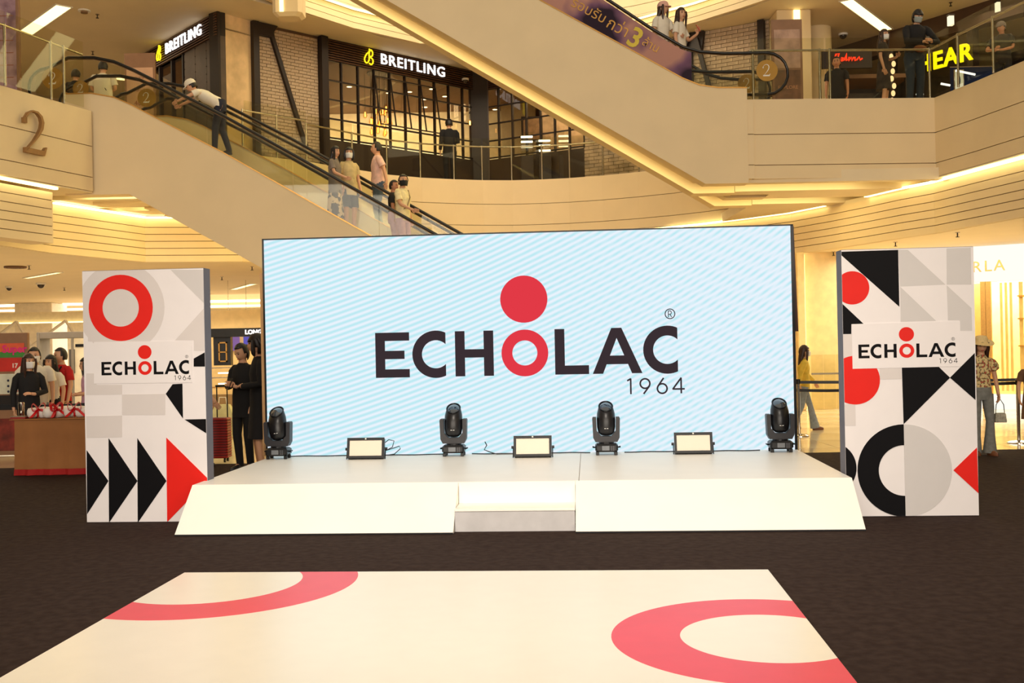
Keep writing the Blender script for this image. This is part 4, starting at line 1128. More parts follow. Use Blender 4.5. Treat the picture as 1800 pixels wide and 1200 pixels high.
# right store front with yellow lit letters
H0, H1 = (9.0, 30.2), (13.2, 23.4)
fH, LH = seg_fn(H0, H1)
w = struct('wall_right_stores')
fbox(MB(), fH, 0, LH+2, 9.15, CZ, -.3, .05).build('header', mat('brown_header', (72, 50, 34), .5), w)
fbox(MB(), fH, -1, LH+2, F2, 9.15, -3.2, -3.0).build('back_wall', mat('dark_store_wall', (44, 32, 26), .6, var=.3), w)
for u in (0, 2.2, 4.6, 6.9): fbox(MB(), fH, u-.08, u+.08, F2, 9.15, -.2, .05).build('mullion', DARK, w)
fbox(MB(), fH, 2.2, 4.6, F2, 9.15, -1.5, -1.4).build('partition', mat('olive_dark_wall', (62, 50, 30), .5, var=.2), w)
GLY = emit('yellow_letters', (255, 226, 10), 1.5)
def uh(px, py):
    r = ray(px, py); best = None
    for k in range(-100, 1100):
        q = fH(k*.01, 0, 0); e = abs(q.x*r.y - q.y*r.x)
        if best is None or e < best[0]: best = (e, k*.01, q.y/r.y*r.z+CH)
    return best[1], best[2]
ua, za = uh(1640, 112); ub, zb2 = uh(1682, 100)
t = thing('illuminated_sign', 'glowing yellow HEAR shop sign behind the right gallery glass', 'sign')
text_on('lettering', 'HEAR', .60, GLY, lambda u, v, k: fH((ua+ub)/2+.06+u*1.0, (za+zb2)/2+v, .12+k), t, .04, bold=.014, space=1.1)
ua, za = uh(1487, 102)
t = thing('illuminated_sign', 'small red neon script sign beside the dark column on level 2', 'sign')
fd = plane_fn(at(1490, 103, 26.5), 0)
def script(pts, s): return [fd(x*s, y*s, 0) for x, y in pts]
sw = [(-1.3,-.3),(-1.1,.45),(-.8,.5),(-.95,.1),(-1.2,-.05),(-.75,0),(-.6,-.2),(-.4,.1),(-.55,.12),(-.5,-.2),(-.3,-.1),(-.1,.5),(-.12,-.2),(.1,-.05),(.15,.15),(.1,-.2),(.35,.12),(.4,-.2),(.55,.1),(.7,.12),(.7,-.2),(.9,-.1),(1.1,.15),(1.2,-.15),(1.4,0)]
MB().tube(script(sw, .26), .022, 6).build('lettering', emit('red_neon', (255, 60, 30), 1.6), t)
MB().box(fd(-.5,0).x-.12, fd(.5,0).x+.12, 26.55, 26.62, fd(0,-.22).z, fd(0,.24).z).build('backing', DARK, t)
# kiosk and posters behind the right landing
t = thing('poster_screen', 'blue and red lit poster low behind the right landing balustrade', 'poster', (at(1512, 158, 25.5).x, 25.5, F2))
MB().box(-.32, .32, 0, .06, .0, 1.35).build('frame', DARK, t)
MB().box(-.29, .29, -.006, 0, .2, .75).build('picture', emit('blue_poster', (70, 104, 190), .55), t)
MB().box(-.27, .27, -.010, -.006, .52, .66).build('picture', emit('red_poster', (200, 70, 90), .55), t)
for k in range(4): MB().ell((-.2+.13*k, -.01, .30), (.045,.006,.07), 8, 6).build('printed_figure', emit('poster_yellow', (230, 200, 90), .6), t)
t = thing('shop_counter', 'dark shop counter with awning behind the right landing', 'counter', (at(1500,150,27).x, 27, F2))
MB().box(-.15, 1.3, .3, 1.1, 0, .95).build('counter_body', mat('dark_wood', (46, 34, 28), .4), t)
MB().box(-.2, 1.4, -.1, 1.2, 2.05, 2.15).build('awning', mat('dim_awning', (120, 84, 52), .6), t)
for x in (-.18, 1.3): MB().box(x, x+.06, -.05, .02, 0, 2.05).build('post', DARK, t)
MB().box(-.15, 1.3, 1.1, 1.2, .95, 2.05).build('back_panel', mat('dark_wood', (46, 34, 28), .4), t)
t = thing('lamp_column', 'glowing column of small lamps beside the standing man on the right gallery', 'light', (at(1568,120,24.8).x, 24.8, F2))
MB().cyl((0,.05,0),(0,.05,2.2), .05, 10).build('pole', DARK, t)
for k in range(12): MB().ell((.03*math.sin(k*2.1), -.04, .15+k*.17), (.05,.04,.07), 8, 6).build('lamp', emit('candle_glow', (255, 208, 150), 1.6), t)
t = thing('lamp_column', 'narrow vertical cluster of lamps behind the right glass joint', 'light', (at(1624,140,25.8).x, 25.8, F2))
MB().cyl((0,.05,0),(0,.05,1.7), .03, 8).build('pole', DARK, t)
for k in range(6): MB().box(-.3+.1*(k%2), -.02, -.02, 0, .25+k*.22, .28+k*.22).build('lamp', emit('white_tube', (250, 246, 236), 1.6), t)
for px0, py0, px1, py1, lab in ((1680,124,1714,131,'long white tube light in the dim store at right'),(1654,147,1670,150,'short white tube light in the dim store at right')):
    a, c = at(px0,py0,23.6), at(px1,py1,23.6); o = MB().tube([a, c], .025, 8).build('tube_light', emit('white_tube', (250, 246, 236), 1.6)); tag(o, lab, 'light')
p = at(1686, 141, 23.9); t = thing('small_poster', 'small framed bright poster in the dim store at right', 'poster', p)
MB().box(-.11,.11,0,.03,-.24,.24).build('frame', STEEL, t); MB().box(-.09,.09,-.006,0,-.22,.22).build('print', emit('poster_cream', (224,214,170), .8), t); MB().ell((0,-.01,0),(.03,.005,.1),8,6).build('printed_figure', BLACKP, t)
t = thing('glare_board', 'weakly glowing board standing in for bluish glare in the dim store at right', 'panel', at(1712,118,25.3))  # bluish glare imitated by a board with faint emission
MB().box(-.55,.55,0,.05,-.55,.0).build('board', emit('blue_glare', (56, 62, 80), .25), t); MB().box(-.57,.57,-.01,.0,.0,.02).build('trim', STEEL, t)
for px, py, lab in ((1671,30,'small square downlight in the right store header, lower'),(1755,6,'small square downlight in the right store header, upper')):
    p = at(px, py+6, 25.6); t = thing('square_downlight', lab, 'light', p); MB().box(-.06,.06,-.06,.06,-.12,.1).build('housing', emit('soft_white', (250,236,200), 1.3), t); MB().box(-.07,.07,-.07,.07,.1,.14).build('collar', DARK, t)
# level-two rear wall far left with soft light
w = struct('wall_level_two_far'); MB().box(-40, -9.9, 44, 44.3, F2, CZ).build('plaster', CREAM, w)
MB().box(-40, 40, 60, 60.3, F2, CZ).build('plaster', CREAM, w)

# ================================================================= GROUND FLOOR SHOPS
w = struct('wall_column_ground_left'); pA, pB = at(26, 580, 41), at(92, 580, 41)
MB().bbox(pA.x, pB.x, 41, 42.4, 0, C1, .02).build('column_clad', mat('white_column', (236, 228, 214), .4), w)
w = struct('wall_ground_far'); MB().box(-50, -4, 62, 62.3, 0, C1).build('plaster', mat('pale_wall', (238, 226, 200), .6), w)
MB().box(-4, 9.6, 33, 33.3, 0, C1).build('plaster', CREAM, w)
MB().box(-50, -5, 38, 38.25, 2.75, 3.1).build('beam', mat('pale_wall', (238, 226, 200), .6), w)
for k, (y, x0, x1, lab) in enumerate(((38-.04,-26,-9,'bright light line on the far ground floor beam at left'),)):
    o = MB().box(x0, x1, y-.06, y-.01, 2.70, 2.745).build('light_line', STRIP2); tag(o, lab, 'light strip')
for k in range(4):
    o = MB().box(-34, -9.5 if k else -9, 42+5*k, 43.5+5*k, C1-.03, C1-.004).build('ceiling_light_panel', emit('panel_white', (255, 246, 226), 3.5)); tag(o, 'wide ceiling light panel deep in the ground floor, '+('nearest','second','third','farthest')[k]+' of the row', 'light', 'deep ceiling light panels')
# slanting white trusses between the beams
tr = thing('lattice_screen', 'white slanting lattice screen in the bright far left hall', 'screen', (0,0,0))
for k in range(7):
    x = -20+k*1.7; MB().tube([(x,37,1.9),(x+1.2,37,2.75)], .05, 5).build('strut', WHITEP, tr); MB().tube([(x+1.2,37,2.75),(x+1.7,37,1.9)], .05, 5).build('strut', WHITEP, tr)
# kiosk with grey portal
p0, p1 = at(66, 700, 21.5), at(196, 700, 21.5)
k_ = thing('shop_portal', 'grey framed shop portal behind the red-shirted man', 'shop front', (p0.x, 21.5, 0)); W = p1.x-p0.x
zt = at(66, 584, 21.5).z
GP = mat('grey_portal', (150, 140, 128), .5)
MB().bbox(0, .06, 0, .5, 0, zt, .01).build('jamb', GP, k_); MB().bbox(W-.06, W, 0, .5, 0, zt, .01).build('jamb', GP, k_); MB().bbox(.06, W-.06, 0, .5, zt-.13, zt, .01).build('lintel', GP, k_)
MB().box(.06, W-.06, 1.5, 1.55, 0, zt).build('inner_wall', mat('kiosk_cream', (232, 214, 180), .6), k_)
MB().box(.18, .66, 1.47, 1.5, zt-.30, zt-.24).build('dark_slot', BLACKM, k_)
MB().box(.05, .16, 1.44, 1.49, 1.2, zt-.35).build('framed_print', mat('grey_print_frame', (90, 82, 76), .5), k_)
MB().box(.70, .74, -.02, .02, 0, zt-.13).build('mullion', GP, k_)
MB().box(.74, W-.1, .9, .92, 0, zt-.14).build('light_box', emit('pale_blue_box', (196, 214, 226), .9), k_)
for q in range(5): MB().tube([(.80+.12*q, .88, .7+.12*q), (.88+.1*q, .88, 1.3+.08*q), (.84+.1*q, .88, 1.7)], .03, 5).build('abstract_print', emit('pale_yellow_box', (236, 226, 190), .9), k_)
area('kiosk_light', (p0.x+.8, 22.2, 2.0), (0,0,0), .8, 14, (1, .92, .76))
# advert totem at the left edge
t, W, H = banner_stand('bronze advert totem at the left edge with a bright multicoloured sale poster', -30, 50, 585, 795, 17.4, 0, [(.035,.30,mat('dark_red_photo',(120,40,30),.4,var=.5,scale=5))], header='')
EMI = lambda n, c, s=.75: emit(n, c, s)
MB().box(-W/2+.05, W/2-.05, -.008, -.001, H*.80, H*.915).build('poster', mat('poster_green', (70, 140, 60), .4, var=.1), t)
MB().box(-W/2+.05, W/2-.05, -.010, -.001, H*.845, H*.915).build('poster', mat('poster_orange', (226, 96, 60), .4, var=.1), t)
MB().box(-W/2+.05, W/2-.05, -.010, -.001, H*.685, H*.795).build('poster', mat('poster_red', (200, 44, 34), .4, var=.1), t)
MB().box(-W/2+.05, W/2-.05, -.010, -.001, H*.50, H*.665).build('poster', mat('poster_pale', (214, 214, 196), .4, var=.1), t)
MB().box(-W/2+.05, W/2-.05, -.010, -.001, H*.37, H*.49).build('poster', mat('poster_black', (26, 20, 20), .4, var=.1), t)
tf = lambda z: (lambda u, v, kk: (u+.16, -.012-kk, z+v))
text_on('lettering', 'Super', .17, mat('poster_pink', (226, 40, 130), .4), tf(H*.865), t, .004, bold=.004)
text_on('lettering', '17', .10, WHITEP, tf(H*.73), t, .004, bold=.003)
for k in range(3):
    z = H*(.52+.045*k)
    MB().prism([(.05+.02*math.cos(q*.6), z+.02*math.sin(q*.6)) for q in range(10)], lambda u,v,kk: (u, -.012-kk, v), 0, .003).build('printed_dot', mat('ink_navy', (40, 44, 70), .5), t)
    text_on('lettering', '1,990', .045, mat('poster_red', (200, 44, 34), .4), (lambda zz: lambda u, v, kk: (u+.20, -.012-kk, zz+v))(z), t, .003)
# watch counter shop behind the left panel, seen between panel and screen
t = thing('shop_counter', 'watch shop counter with dark fascia and lit sign right of the left panel', 'shop front', (0, 0, 0))
a, c = at(340, 600, 24), at(470, 600, 24)
zt0, zt1 = at(400, 592, 24).z, at(400, 577, 24).z
MB().box(a.x, c.x, 24, 24.3, zt0, zt1).build('fascia', BLACKM, t)
text_on('lettering', 'LONGINES', .135, GLOWW, lambda u, v, k: (at(456, 580, 23.98).x+u, 23.98-k, (zt0+zt1)/2+v), t, .02, bold=.006)
for px in (342, 467): MB().box(at(px,650,24).x-.05, at(px,650,24).x+.05, 24, 24.15, 0, zt0).build('post', BLACKM, t)
MB().box(at(375,600,24.2).x, at(405,600,24.2).x, 24.2, 24.4, at(390,642,24.2).z, zt0).build('dark_cabinet', BLACKP, t)
fr = MB(); x0, x1 = at(384,600,24.18).x, at(399,600,24.18).x; z0, z1_ = at(390,636,24.18).z, at(390,601,24.18).z
for q in ((x0,x1,z0,z0+.03),(x0,x1,z1_-.03,z1_),(x0,x0+.03,z0,z1_),(x1-.03,x1,z0,z1_),(x0,x1,(z0+z1_)/2-.015,(z0+z1_)/2+.01)): fr.box(q[0],q[1],24.16,24.19,q[2],q[3])
fr.build('gilt_frame', GOLD, t)
MB().box(a.x, c.x, 24.0, 24.5, 0, .62).build('counter', mat('counter_bronze', (140, 110, 70), .4), t)
for k in range(3): MB().box(a.x, c.x, 24.0, 24.4, .78+k*.22, .80+k*.22).build('glass_shelf', GOLD if k == 0 else STEEL, t)
for k in range(2): MB().box(at(382,650,24).x, at(408,650,24).x, 24.05, 24.1, .86+k*.24, .89+k*.24).build('shelf_light', CASEL, t)
MB().box(a.x-.3, c.x+.3, 26.2, 26.3, 0, 2.6).build('rear_wall', mat('shop_cream', (226, 196, 140), .6), t)
MB().box(at(404,600,26.1).x, at(420,600,26.1).x, 26.1, 26.18, at(412,616,26.1).z, at(412,592,26.1).z).build('violet_picture', emit('violet_box', (150, 110, 170), .8), t)
MB().box(at(428,600,26.1).x, at(450,600,26.1).x, 26.1, 26.18, at(440,610,26.1).z, at(440,585,26.1).z).build('violet_picture', emit('indigo_box', (110, 100, 200), .8), t)
area('shop_counter_light', (at(400,600,25).x, 25.2, 2.4), (0,0,0), 1.6, 22, (1, .86, .6), .6)
t = thing('poster_screen', 'coloured hanging poster high above the dark counter fascia', 'poster', at(414, 562, 30))
MB().box(-.25, .35, 0, .04, -.42, .25).build('frame', WHITEP, t); [MB().cyl((x_, .02, .25), (x_, .02, C1-t.location.z-.005), .008, 5).build('hanging_rod', STEEL, t) for x_ in (-.2, .3)]; MB().box(-.2, .3, -.01, 0, -.38, .2).build('print', mat('orange_photo', (214, 120, 84), .5, var=.3, scale=4), t)

# right side: cream glass wall, bright shop
a, c = at(1398, 600, 24.4), at(1474, 600, 24.4)
w = struct('wall_ground_right')
MB().box(a.x-1.2, c.x+1.4, 24.4, 24.6, 0, C1).build('plaster', mat('honey_wall', (236, 206, 146), .45), w)
MB().bbox(at(1402,600,24.3).x, at(1416,600,24.3).x, 24.25, 24.4, 0, C1, .02).build('pilaster', mat('honey_wall', (236, 206, 146), .45), w)
o = MB().box(at(1416.5,600,24.3).x, at(1418,600,24.3).x, 24.34, 24.38, .0, C1-.05).build('wall_light_line', STRIP2); tag(o, 'thin vertical light line beside the pilaster right of the screen', 'light strip')
MB().box(at(1425,600,24.2).x, at(1474,600,24.2).x, 24.2, 24.24, .80, .84).build('handrail', STEEL, w)
for k in range(3): MB().box(at(1425+k*22,600,24.21).x, at(1446+k*22,600,24.21).x, 24.21, 24.22, .02, 1.25).build('glass_panel', GLASS, w)
# shop with gold letters
fF, LF = seg_fn((8.0, 25.0), (13.0, 21.8))
def uf(px, py):
    r = ray(px, py); best = None
    for k in range(-100, 700):
        q = fF(k*.01, 0, 0); e = abs(q.x*r.y - q.y*r.x)
        if best is None or e < best[0]: best = (e, k*.01, q.y/r.y*r.z+CH)
    return best[1], best[2]
sh_ = thing('boutique_front', 'bright boutique front with white fascia and gold letters at right', 'shop front', (0,0,0))
WF = emit('backlit_fascia', (255, 250, 236), 1.1)
u0_, zl = uf(1705, 496); u1_, zr = uf(1800, 488)
fbox(MB(), fF, -.5, LF, zl, C1-.01, -.25, 0).build('fascia', WF, sh_)
uc, zc = uf(1726, 469); ud, zd = uf(1757, 466)
for chx, (px, py) in (('F',(1640,474)),('U',(1667,473)),('R',(1717,470)),('L',(1737,468.5)),('A',(1757,467))):
    if px < 1690: continue
    q, z = uf(px, py); text_on('lettering', chx, .34, GOLD, (lambda q, z: lambda u, v, k: fF(q+u, z+v, .03+k))(q, z), sh_, .03)
ub0, zb0 = uf(1728, 600)
for px in (1694, 1729, 1739): 
    q, _ = uf(px, 600); fbox(MB(), fF, q-.05, q+.05, 0, zl, -.12, .02).build('jamb', GOLD, sh_)
fbox(MB(), fF, -.5, LF, .0, .32, -.15, 0).build('plinth', WF, sh_)
fbox(MB(), fF, -.5, LF, .34, zl, -.05, -.04).build('window_pane', glass('clear_shop_glass', (1, .97, .86), .06), sh_)
fbox(MB(), fF, -.8, LF+.5, 0, zl+.4, -2.2, -2.1).build('rear_wall', mat('boutique_cream', (255, 232, 160), .5), sh_)
for px, w_ in ((1700, .25),(1748,.05),(1757,.05),(1766,.05),(1783,.08)):
    q, _ = uf(px, 600); fbox(MB(), fF, q, q+w_, .35, zl, -.9, -.85).build('upright', mat('champagne', (238, 206, 140), .3, metal=.4), sh_)
for zz in (.75, 1.35, 1.95, 2.45):
    q, _ = uf(1784, 600); fbox(MB(), fF, q, q+1.2, zz, zz+.03, -.9, -.5).build('shelf', GOLD, sh_)
rx = random.Random(2)
for k in range(4):
    q, _ = uf(1711, 600); fbox(MB(), fF, q, q+.18, .9+.42*k, 1.1+.42*k, -1.0, -.9).build('shelf_box', mat('box_%d' % (k%2), ((250,170,90),(250,214,150))[k%2], .5), sh_)
area('boutique_light', (10.6, 24.6, 3.1), (0,0,0), 3.6, 260, (1, .92, .68), 1.2)

# ---------------------------------------------------------------- belt barriers
CHR = mat('chrome', (210, 205, 200), .12, metal=1)
def stanchion(P, label, group='chrome queue posts', h=.95):
    t = thing('stanchion', label, 'queue post', (P[0], P[1], 0), 0, group)
    MB().loft([[(r*math.cos(2*PI*k/20), r*math.sin(2*PI*k/20), z) for k in range(20)] for z, r in ((0,.17),(.012,.17),(.03,.13),(.045,.04))]).build('base', CHR, t, smooth=True)
    MB().cyl((0,0,.04),(0,0,h-.06), .026, 12).build('pole', CHR, t, smooth=True)
    MB().cyl((0,0,h-.08),(0,0,h), .035, 12).build('belt_head', BLACKP, t, smooth=True)
    return t
def belt(label, a, c, z, z1=None):
    a, c = Vector((a[0], a[1], z)), Vector((c[0], c[1], z1 if z1 is not None else z))
    d = (c-a).normalized(); n = Vector((-d.y, d.x, 0))*.0025; b = MB()
    N = 8
    for i in range(N):
        p, q = a.lerp(c, i/N), a.lerp(c, (i+1)/N); s0, s1 = -.02*math.sin(PI*i/N), -.02*math.sin(PI*(i+1)/N)
        b.add([p-n+Vector((0,0,s0-.024)), q-n+Vector((0,0,s1-.024)), q+n+Vector((0,0,s1-.024)), p+n+Vector((0,0,s0-.024)),
               p-n+Vector((0,0,s0+.024)), q-n+Vector((0,0,s1+.024)), q+n+Vector((0,0,s1+.024)), p+n+Vector((0,0,s0+.024))],
              [(3,2,1,0),(4,5,6,7),(0,1,5,4),(1,2,6,5),(2,3,7,6),(3,0,4,7)])
    tag(b.build('barrier_belt', BLACKP), label, 'belt')
s1 = atz(1405, 766, 0); s2 = atz(1791, 778, 0); s3_ = atz(1411, 772, 0); s4_ = atz(1500, 772, 0)
stanchion(s1, 'chrome queue post just right of the screen', None); stanchion(s2, 'chrome queue post at the right edge of the picture', None)
belt('upper black barrier belt running from the post by the screen behind the right panel', (s1.x, s1.y), (s1.x+4.1, s1.y-.6), .90)
belt('lower black barrier belt running from the post by the screen behind the right panel', (s1.x, s1.y+.15), (s1.x+1.35, s1.y+.15), .76)
belt('black barrier belt reaching the queue post at the right edge', (s2.x-2.1, s2.y+.2), (s2.x, s2.y), .90)
belt('black barrier belt across the gap behind the gift table at left', (at(0,700,15.6).x, 15.6), (at(160,700,15.6).x, 15.6), at(60,712,15.6).z)

# ---------------------------------------------------------------- gift table
ta, tb = atz(27, 836, G), atz(190, 833, G)
TW = (Vector((tb.x, tb.y, 0))-Vector((ta.x, ta.y, 0))).length
gt = thing('gift_table', 'kraft-brown cloth covered table with red hem at left', 'table', (ta.x, ta.y, G), math.atan2(tb.y-ta.y, tb.x-ta.x))
KR = mat('kraft_cloth', (160, 104, 56), .8, var=.08, scale=3)
th = .755
b = MB()
N = 26
def wav(k, amp): return amp*math.sin(k*1.1)+amp*.6*math.sin(k*2.3+1)
def frontring(z, amp, fl=0):
    return [(-fl+(TW+2*fl)*k/N, -fl*.6+wav(k, amp), z) for k in range(N+1)] + [(TW+fl, .7, z), (-fl, .7, z)]
b.loft([frontring(.085, .012, .012), frontring(.3, .008, .006), frontring(.6, .004), frontring(.735, 0), [(x*.998+.002, y+.004, .745) for x, y, z in frontring(0, 0)]]); b.build('cloth', KR, gt, smooth=True)
b = MB(); b.loft([frontring(.004, .016, .02), frontring(.084, .012, .012)]); b.build('red_hem', mat('red_cloth', (172, 22, 22), .8), gt)
MB().bbox(-.06, TW+.05, -.03, .74, .745, th, .004).build('tabletop', KR, gt)
text_on('lettering', 'emporium', .055, mat('brown_print', (110, 66, 36), .7), lambda u, v, k: (at(113,765,13).x-ta.x+u, -.008-k, .57+v), gt, .004)
WT = mat('white_towelling', (240, 234, 228), .9, var=.04, scale=20, bump=.6); RIB = mat('red_satin_ribbon', (206, 16, 24), .3)
def bundle(label, px, py, L_, ang, y=None, r=.075):
    p = at(px, py, ta.y+.22 if y is None else y); p.z = G+th+.002
    t = thing('gift_bundle', label, 'gift', p, ang)
    prof = [(-.5,.35),(-.46,.8),(-.36,.95),(-.22,1.0),(-.16,.72),(-.12,.7),(-.04,1.0),(.1,1.05),(.25,1.0),(.4,.9),(.47,.6),(.5,.3)]
    rings = []
    for i, (u, s) in enumerate(prof):
        rings.append([(u*L_, r*s*math.cos(2*PI*k/14)*(1+.06*math.sin(k*3+i)), r*.98+r*s*.98*math.sin(2*PI*k/14)*(1+.05*math.cos(k*2+i))) for k in range(14)])
    rings = [[(x, y_, max(.001, z)) for x, y_, z in rg] for rg in rings]
    MB().loft(rings).build('towel_roll', WT, t, smooth=True)
    MB().tube([(-.14*L_, r*.80*math.cos(2*PI*k/16), r*.98+r*.80*math.sin(2*PI*k/16)) for k in range(16)], .012, 6, close=True).build('ribbon_band', RIB, t)
    bow = MB(); c0 = Vector((-.14*L_, -r*.55, r*1.65))
    for s_ in (-1, 1):
        lp = [c0+Vector((s_*.085*math.sin(PI*k/8)*(1 if k < 9 else 1), -.015, .055*math.sin(2*PI*k/8)*1.0+.02*math.sin(PI*k/8))) for k in range(9)]
        w2 = [q+Vector((0, -.05, .016)) for q in lp]; o_ = len(bow.v)
        bow.v += [tuple(q) for q in lp] + [tuple(q) for q in w2]
        for k in range(8): bow.f.append((o_+k, o_+k+1, o_+9+k+1, o_+9+k))
        tl = [c0+Vector((s_*(.01+.022*k), -.02-.012*k, -.022*k)) for k in range(6)]; t2 = [q+Vector((.04, -.01, .004)) for q in tl]; o_ = len(bow.v)
        bow.v += [tuple(q) for q in tl] + [tuple(q) for q in t2]
        for k in range(5): bow.f.append((o_+k, o_+k+1, o_+6+k+1, o_+6+k))
    bo = bow.build('bow', RIB, t, fix=False); sd = bo.modifiers.new('s', 'SOLIDIFY'); sd.thickness = .006
    MB().ell(c0, (.02, .018, .02), 8, 6).build('bow_knot', RIB, bo)
bundle('white towel roll tied with red ribbon, leftmost on the gift table', 73, 735, .36, .55)
bundle('white towel roll tied with red ribbon, second from left, hanging over the table edge', 99, 738, .36, 1.0, ta.y+.16)
bundle('long white towel roll with red bow lying behind the others', 112, 725, .56, .08, ta.y+.56, .07)
bundle('white towel roll tied with red ribbon beside the left display panel', 139, 735, .38, .3)
p = at(38, 733, ta.y+.3); t = thing('steel_tumbler', 'shiny steel tumbler standing on the gift table', 'tumbler', (p.x, p.y, G+th+.002))
MB().loft([[(r*math.cos(2*PI*k/20), r*math.sin(2*PI*k/20), z) for k in range(20)] for z, r in ((0,.032),(.01,.036),(.19,.043),(.20,.043))]).build('body', CHR, t, smooth=True); MB().cyl((0,0,.20),(0,0,.215),.04,20).build('lid', STEEL, t, smooth=True)
for k, (px, lab) in enumerate(((34,'flat red and silver box at the left corner of the gift table'),(52,'flat dark red box behind the towel rolls'))):
    p = at(px, 736, ta.y+.12+.12*k); t = thing('gift_box', lab, 'box', (p.x, p.y, G+th+.002), .2*k)
    MB().bbox(-.10,.10,-.05,.05,0,.03,.003).build('box_body', mat('box_red', (150, 40, 34), .4), t); MB().bbox(-.101,.101,-.051,.051,.024,.036,.002).build('lid', STEEL if k == 0 else mat('box_dark', (90, 30, 26), .4), t)

# red suitcase
p = atz(386, 812, G); t = thing('suitcase', 'red ribbed hard-shell suitcase standing behind the left panel', 'suitcase', (p.x-.05, p.y, G))
RS_ = mat('red_shell', (176, 28, 20), .35, var=.05)
for z in range(15): MB().bbox(-.205, .205, -.125, .125, .07+z*.0385, .07+z*.0385+.033, .012).build('shell_rib', RS_, t)
MB().bbox(-.2, .2, -.12, .12, .065, .65, .02).build('shell', mat('dark_red_shell', (120, 18, 14), .4), t)
for sx in (-1, 1):
    for sy in (-1, 1): MB().cyl((sx*.15-.012, sy*.08, .033), (sx*.15+.012, sy*.08, .033), .03, 12).build('wheel', RUBBER, t); MB().box(sx*.15-.014, sx*.15+.014, sy*.08-.014, sy*.08+.014, .05, .07).build('caster', BLACKP, t)
for sx in (-1, 1): MB().cyl((sx*.075+.09, .05, .65), (sx*.075+.09, .05, 1.10), .009, 8).build('handle_tube', BLACKM, t)
MB().cyl((.0, .05, 1.105), (.18, .05, 1.105), .016, 8).build('handle_grip', BLACKP, t)
# white carrier bag beside
p = atz(398, 770, G); t = thing('carrier_bag', 'pale crumpled carrier bag on the floor behind the suitcase handle', 'bag', (at(392,740,20).x, 20, 0))
MB().loft([[(x*s, y*s2, z) for x, y in ((-.2,-.1),(.0,-.13),(.2,-.1),(.22,.1),(0,.12),(-.22,.1))] for z, s, s2 in ((.02,1,1),(.2,1.1,1.1),(.45,1.0,.9),(.62,.6,.5))]).build('bag_body', mat('pale_green_bag', (206, 200, 150), .6, var=.1), t)
MB().tube([(-.08,0,.6),(-.06,0,.75),(.06,0,.75),(.08,0,.6)], .01, 5).build('bag_handle', WHITEP, t)

# ================================================================= PEOPLE
SKIN = {'a': mat('skin_light', (222, 168, 132), .55, var=.03), 'b': mat('skin_tan', (196, 136, 100), .55, var=.03)}
HAIRM = mat('black_hair', (26, 18, 16), .45, var=.3, scale=30); HAIRB = mat('brown_hair', (58, 34, 24), .45, var=.3, scale=30)
def cloth(n, c, **k): return mat('cloth_'+n, c, .85, scale=k.pop('scale', 12), var=k.pop('var', .12), bump=.2, **k)
def vcol(n, base, c2, scale, lo=.45, hi=.5, c3=None):
    m = mat(n, base, .85, scale=scale, var=0)
    r = [x for x in m.node_tree.nodes if x.type == 'VALTORGB'][0]
    r.color_ramp.elements[0].color = (*lin(base), 1); r.color_ramp.elements[1].color = (*lin(c2), 1)
    r.color_ramp.elements[0].position = lo; r.color_ramp.elements[1].position = hi
    if c3: e = r.color_ramp.elements.new(min(.95, hi+.08)); e.color = (*lin(c3), 1)
    return m
MASKW = mat('white_face_mask', (236, 232, 228), .7, var=.02)
def skin_mesh(chains):
    """chains: list of (points, radii, edges, root) grown by Skin + Subdivision; returns verts, faces"""
    vs, es, rd, roots = [], [], [], []
    for pts, rs, ed, root in chains:
        o = len(vs); vs += [tuple(p) for p in pts]; rd += rs; es += [(a+o, b+o) for a, b in ed]; roots.append(o+root)
    me = bpy.data.meshes.new('sk'); me.from_pydata(vs, es, [])
    o = bpy.data.objects.new('sk', me); C.objects.link(o)
    md = o.modifiers.new('skin', 'SKIN'); md.use_smooth_shade = True; md.branch_smoothing = .6
    for i, r in enumerate(rd):
        r = r if isinstance(r, tuple) else (r, r)
        me.skin_vertices[0].data[i].radius = r; me.skin_vertices[0].data[i].use_root = i in roots
    sb = o.modifiers.new('sub', 'SUBSURF'); sb.levels = 1; sb.render_levels = 1
    return o
def skin_flush(objs):
    dg = bpy.context.evaluated_depsgraph_get(); dg.update(); out = []
    for o in objs:
        me = bpy.data.meshes.new_from_object(o.evaluated_get(dg)); out.append(([v.co.copy() for v in me.vertices], [tuple(p.vertices) for p in me.polygons]))
        m0 = o.data; bpy.data.objects.remove(o); bpy.data.meshes.remove(m0); bpy.data.meshes.remove(me)
    return out
def rotx(a): return Matrix.Rotation(a, 3, 'X')
def rotz(a): return Matrix.Rotation(a, 3, 'Z')
ARMS = {  # elbow, wrist, hand tip for the person's own left (+x); mirrored for the right. person faces -Y, z up, 1.70 m tall
 'down': ((.215,.03,1.13),(.225,-.03,.90),(.22,-.06,.80)),
 'rail': ((.215,-.06,1.13),(.20,-.28,1.02),(.17,-.37,.99)),
 'phone': ((.205,-.02,1.13),(.07,-.22,1.13),(.02,-.28,1.17)),
 'lean': ((.27,-.22,1.13),(.07,-.40,1.12),(.0,-.44,1.15)),
 'fold': ((.225,.0,1.13),(.04,-.19,1.10),(-.06,-.20,1.12)),
 'up': ((.22,-.06,1.14),(.16,-.25,1.22),(.14,-.29,1.31)),
 'swing': ((.215,-.08,1.14),(.215,-.24,.97),(.21,-.29,.88)),
 'back': ((.215,.12,1.15),(.22,.16,.92),(.21,.14,.82)),
 'reach': ((.20,-.25,1.25),(.18,-.46,1.15),(.17,-.55,1.10)),
}
PENDING = []
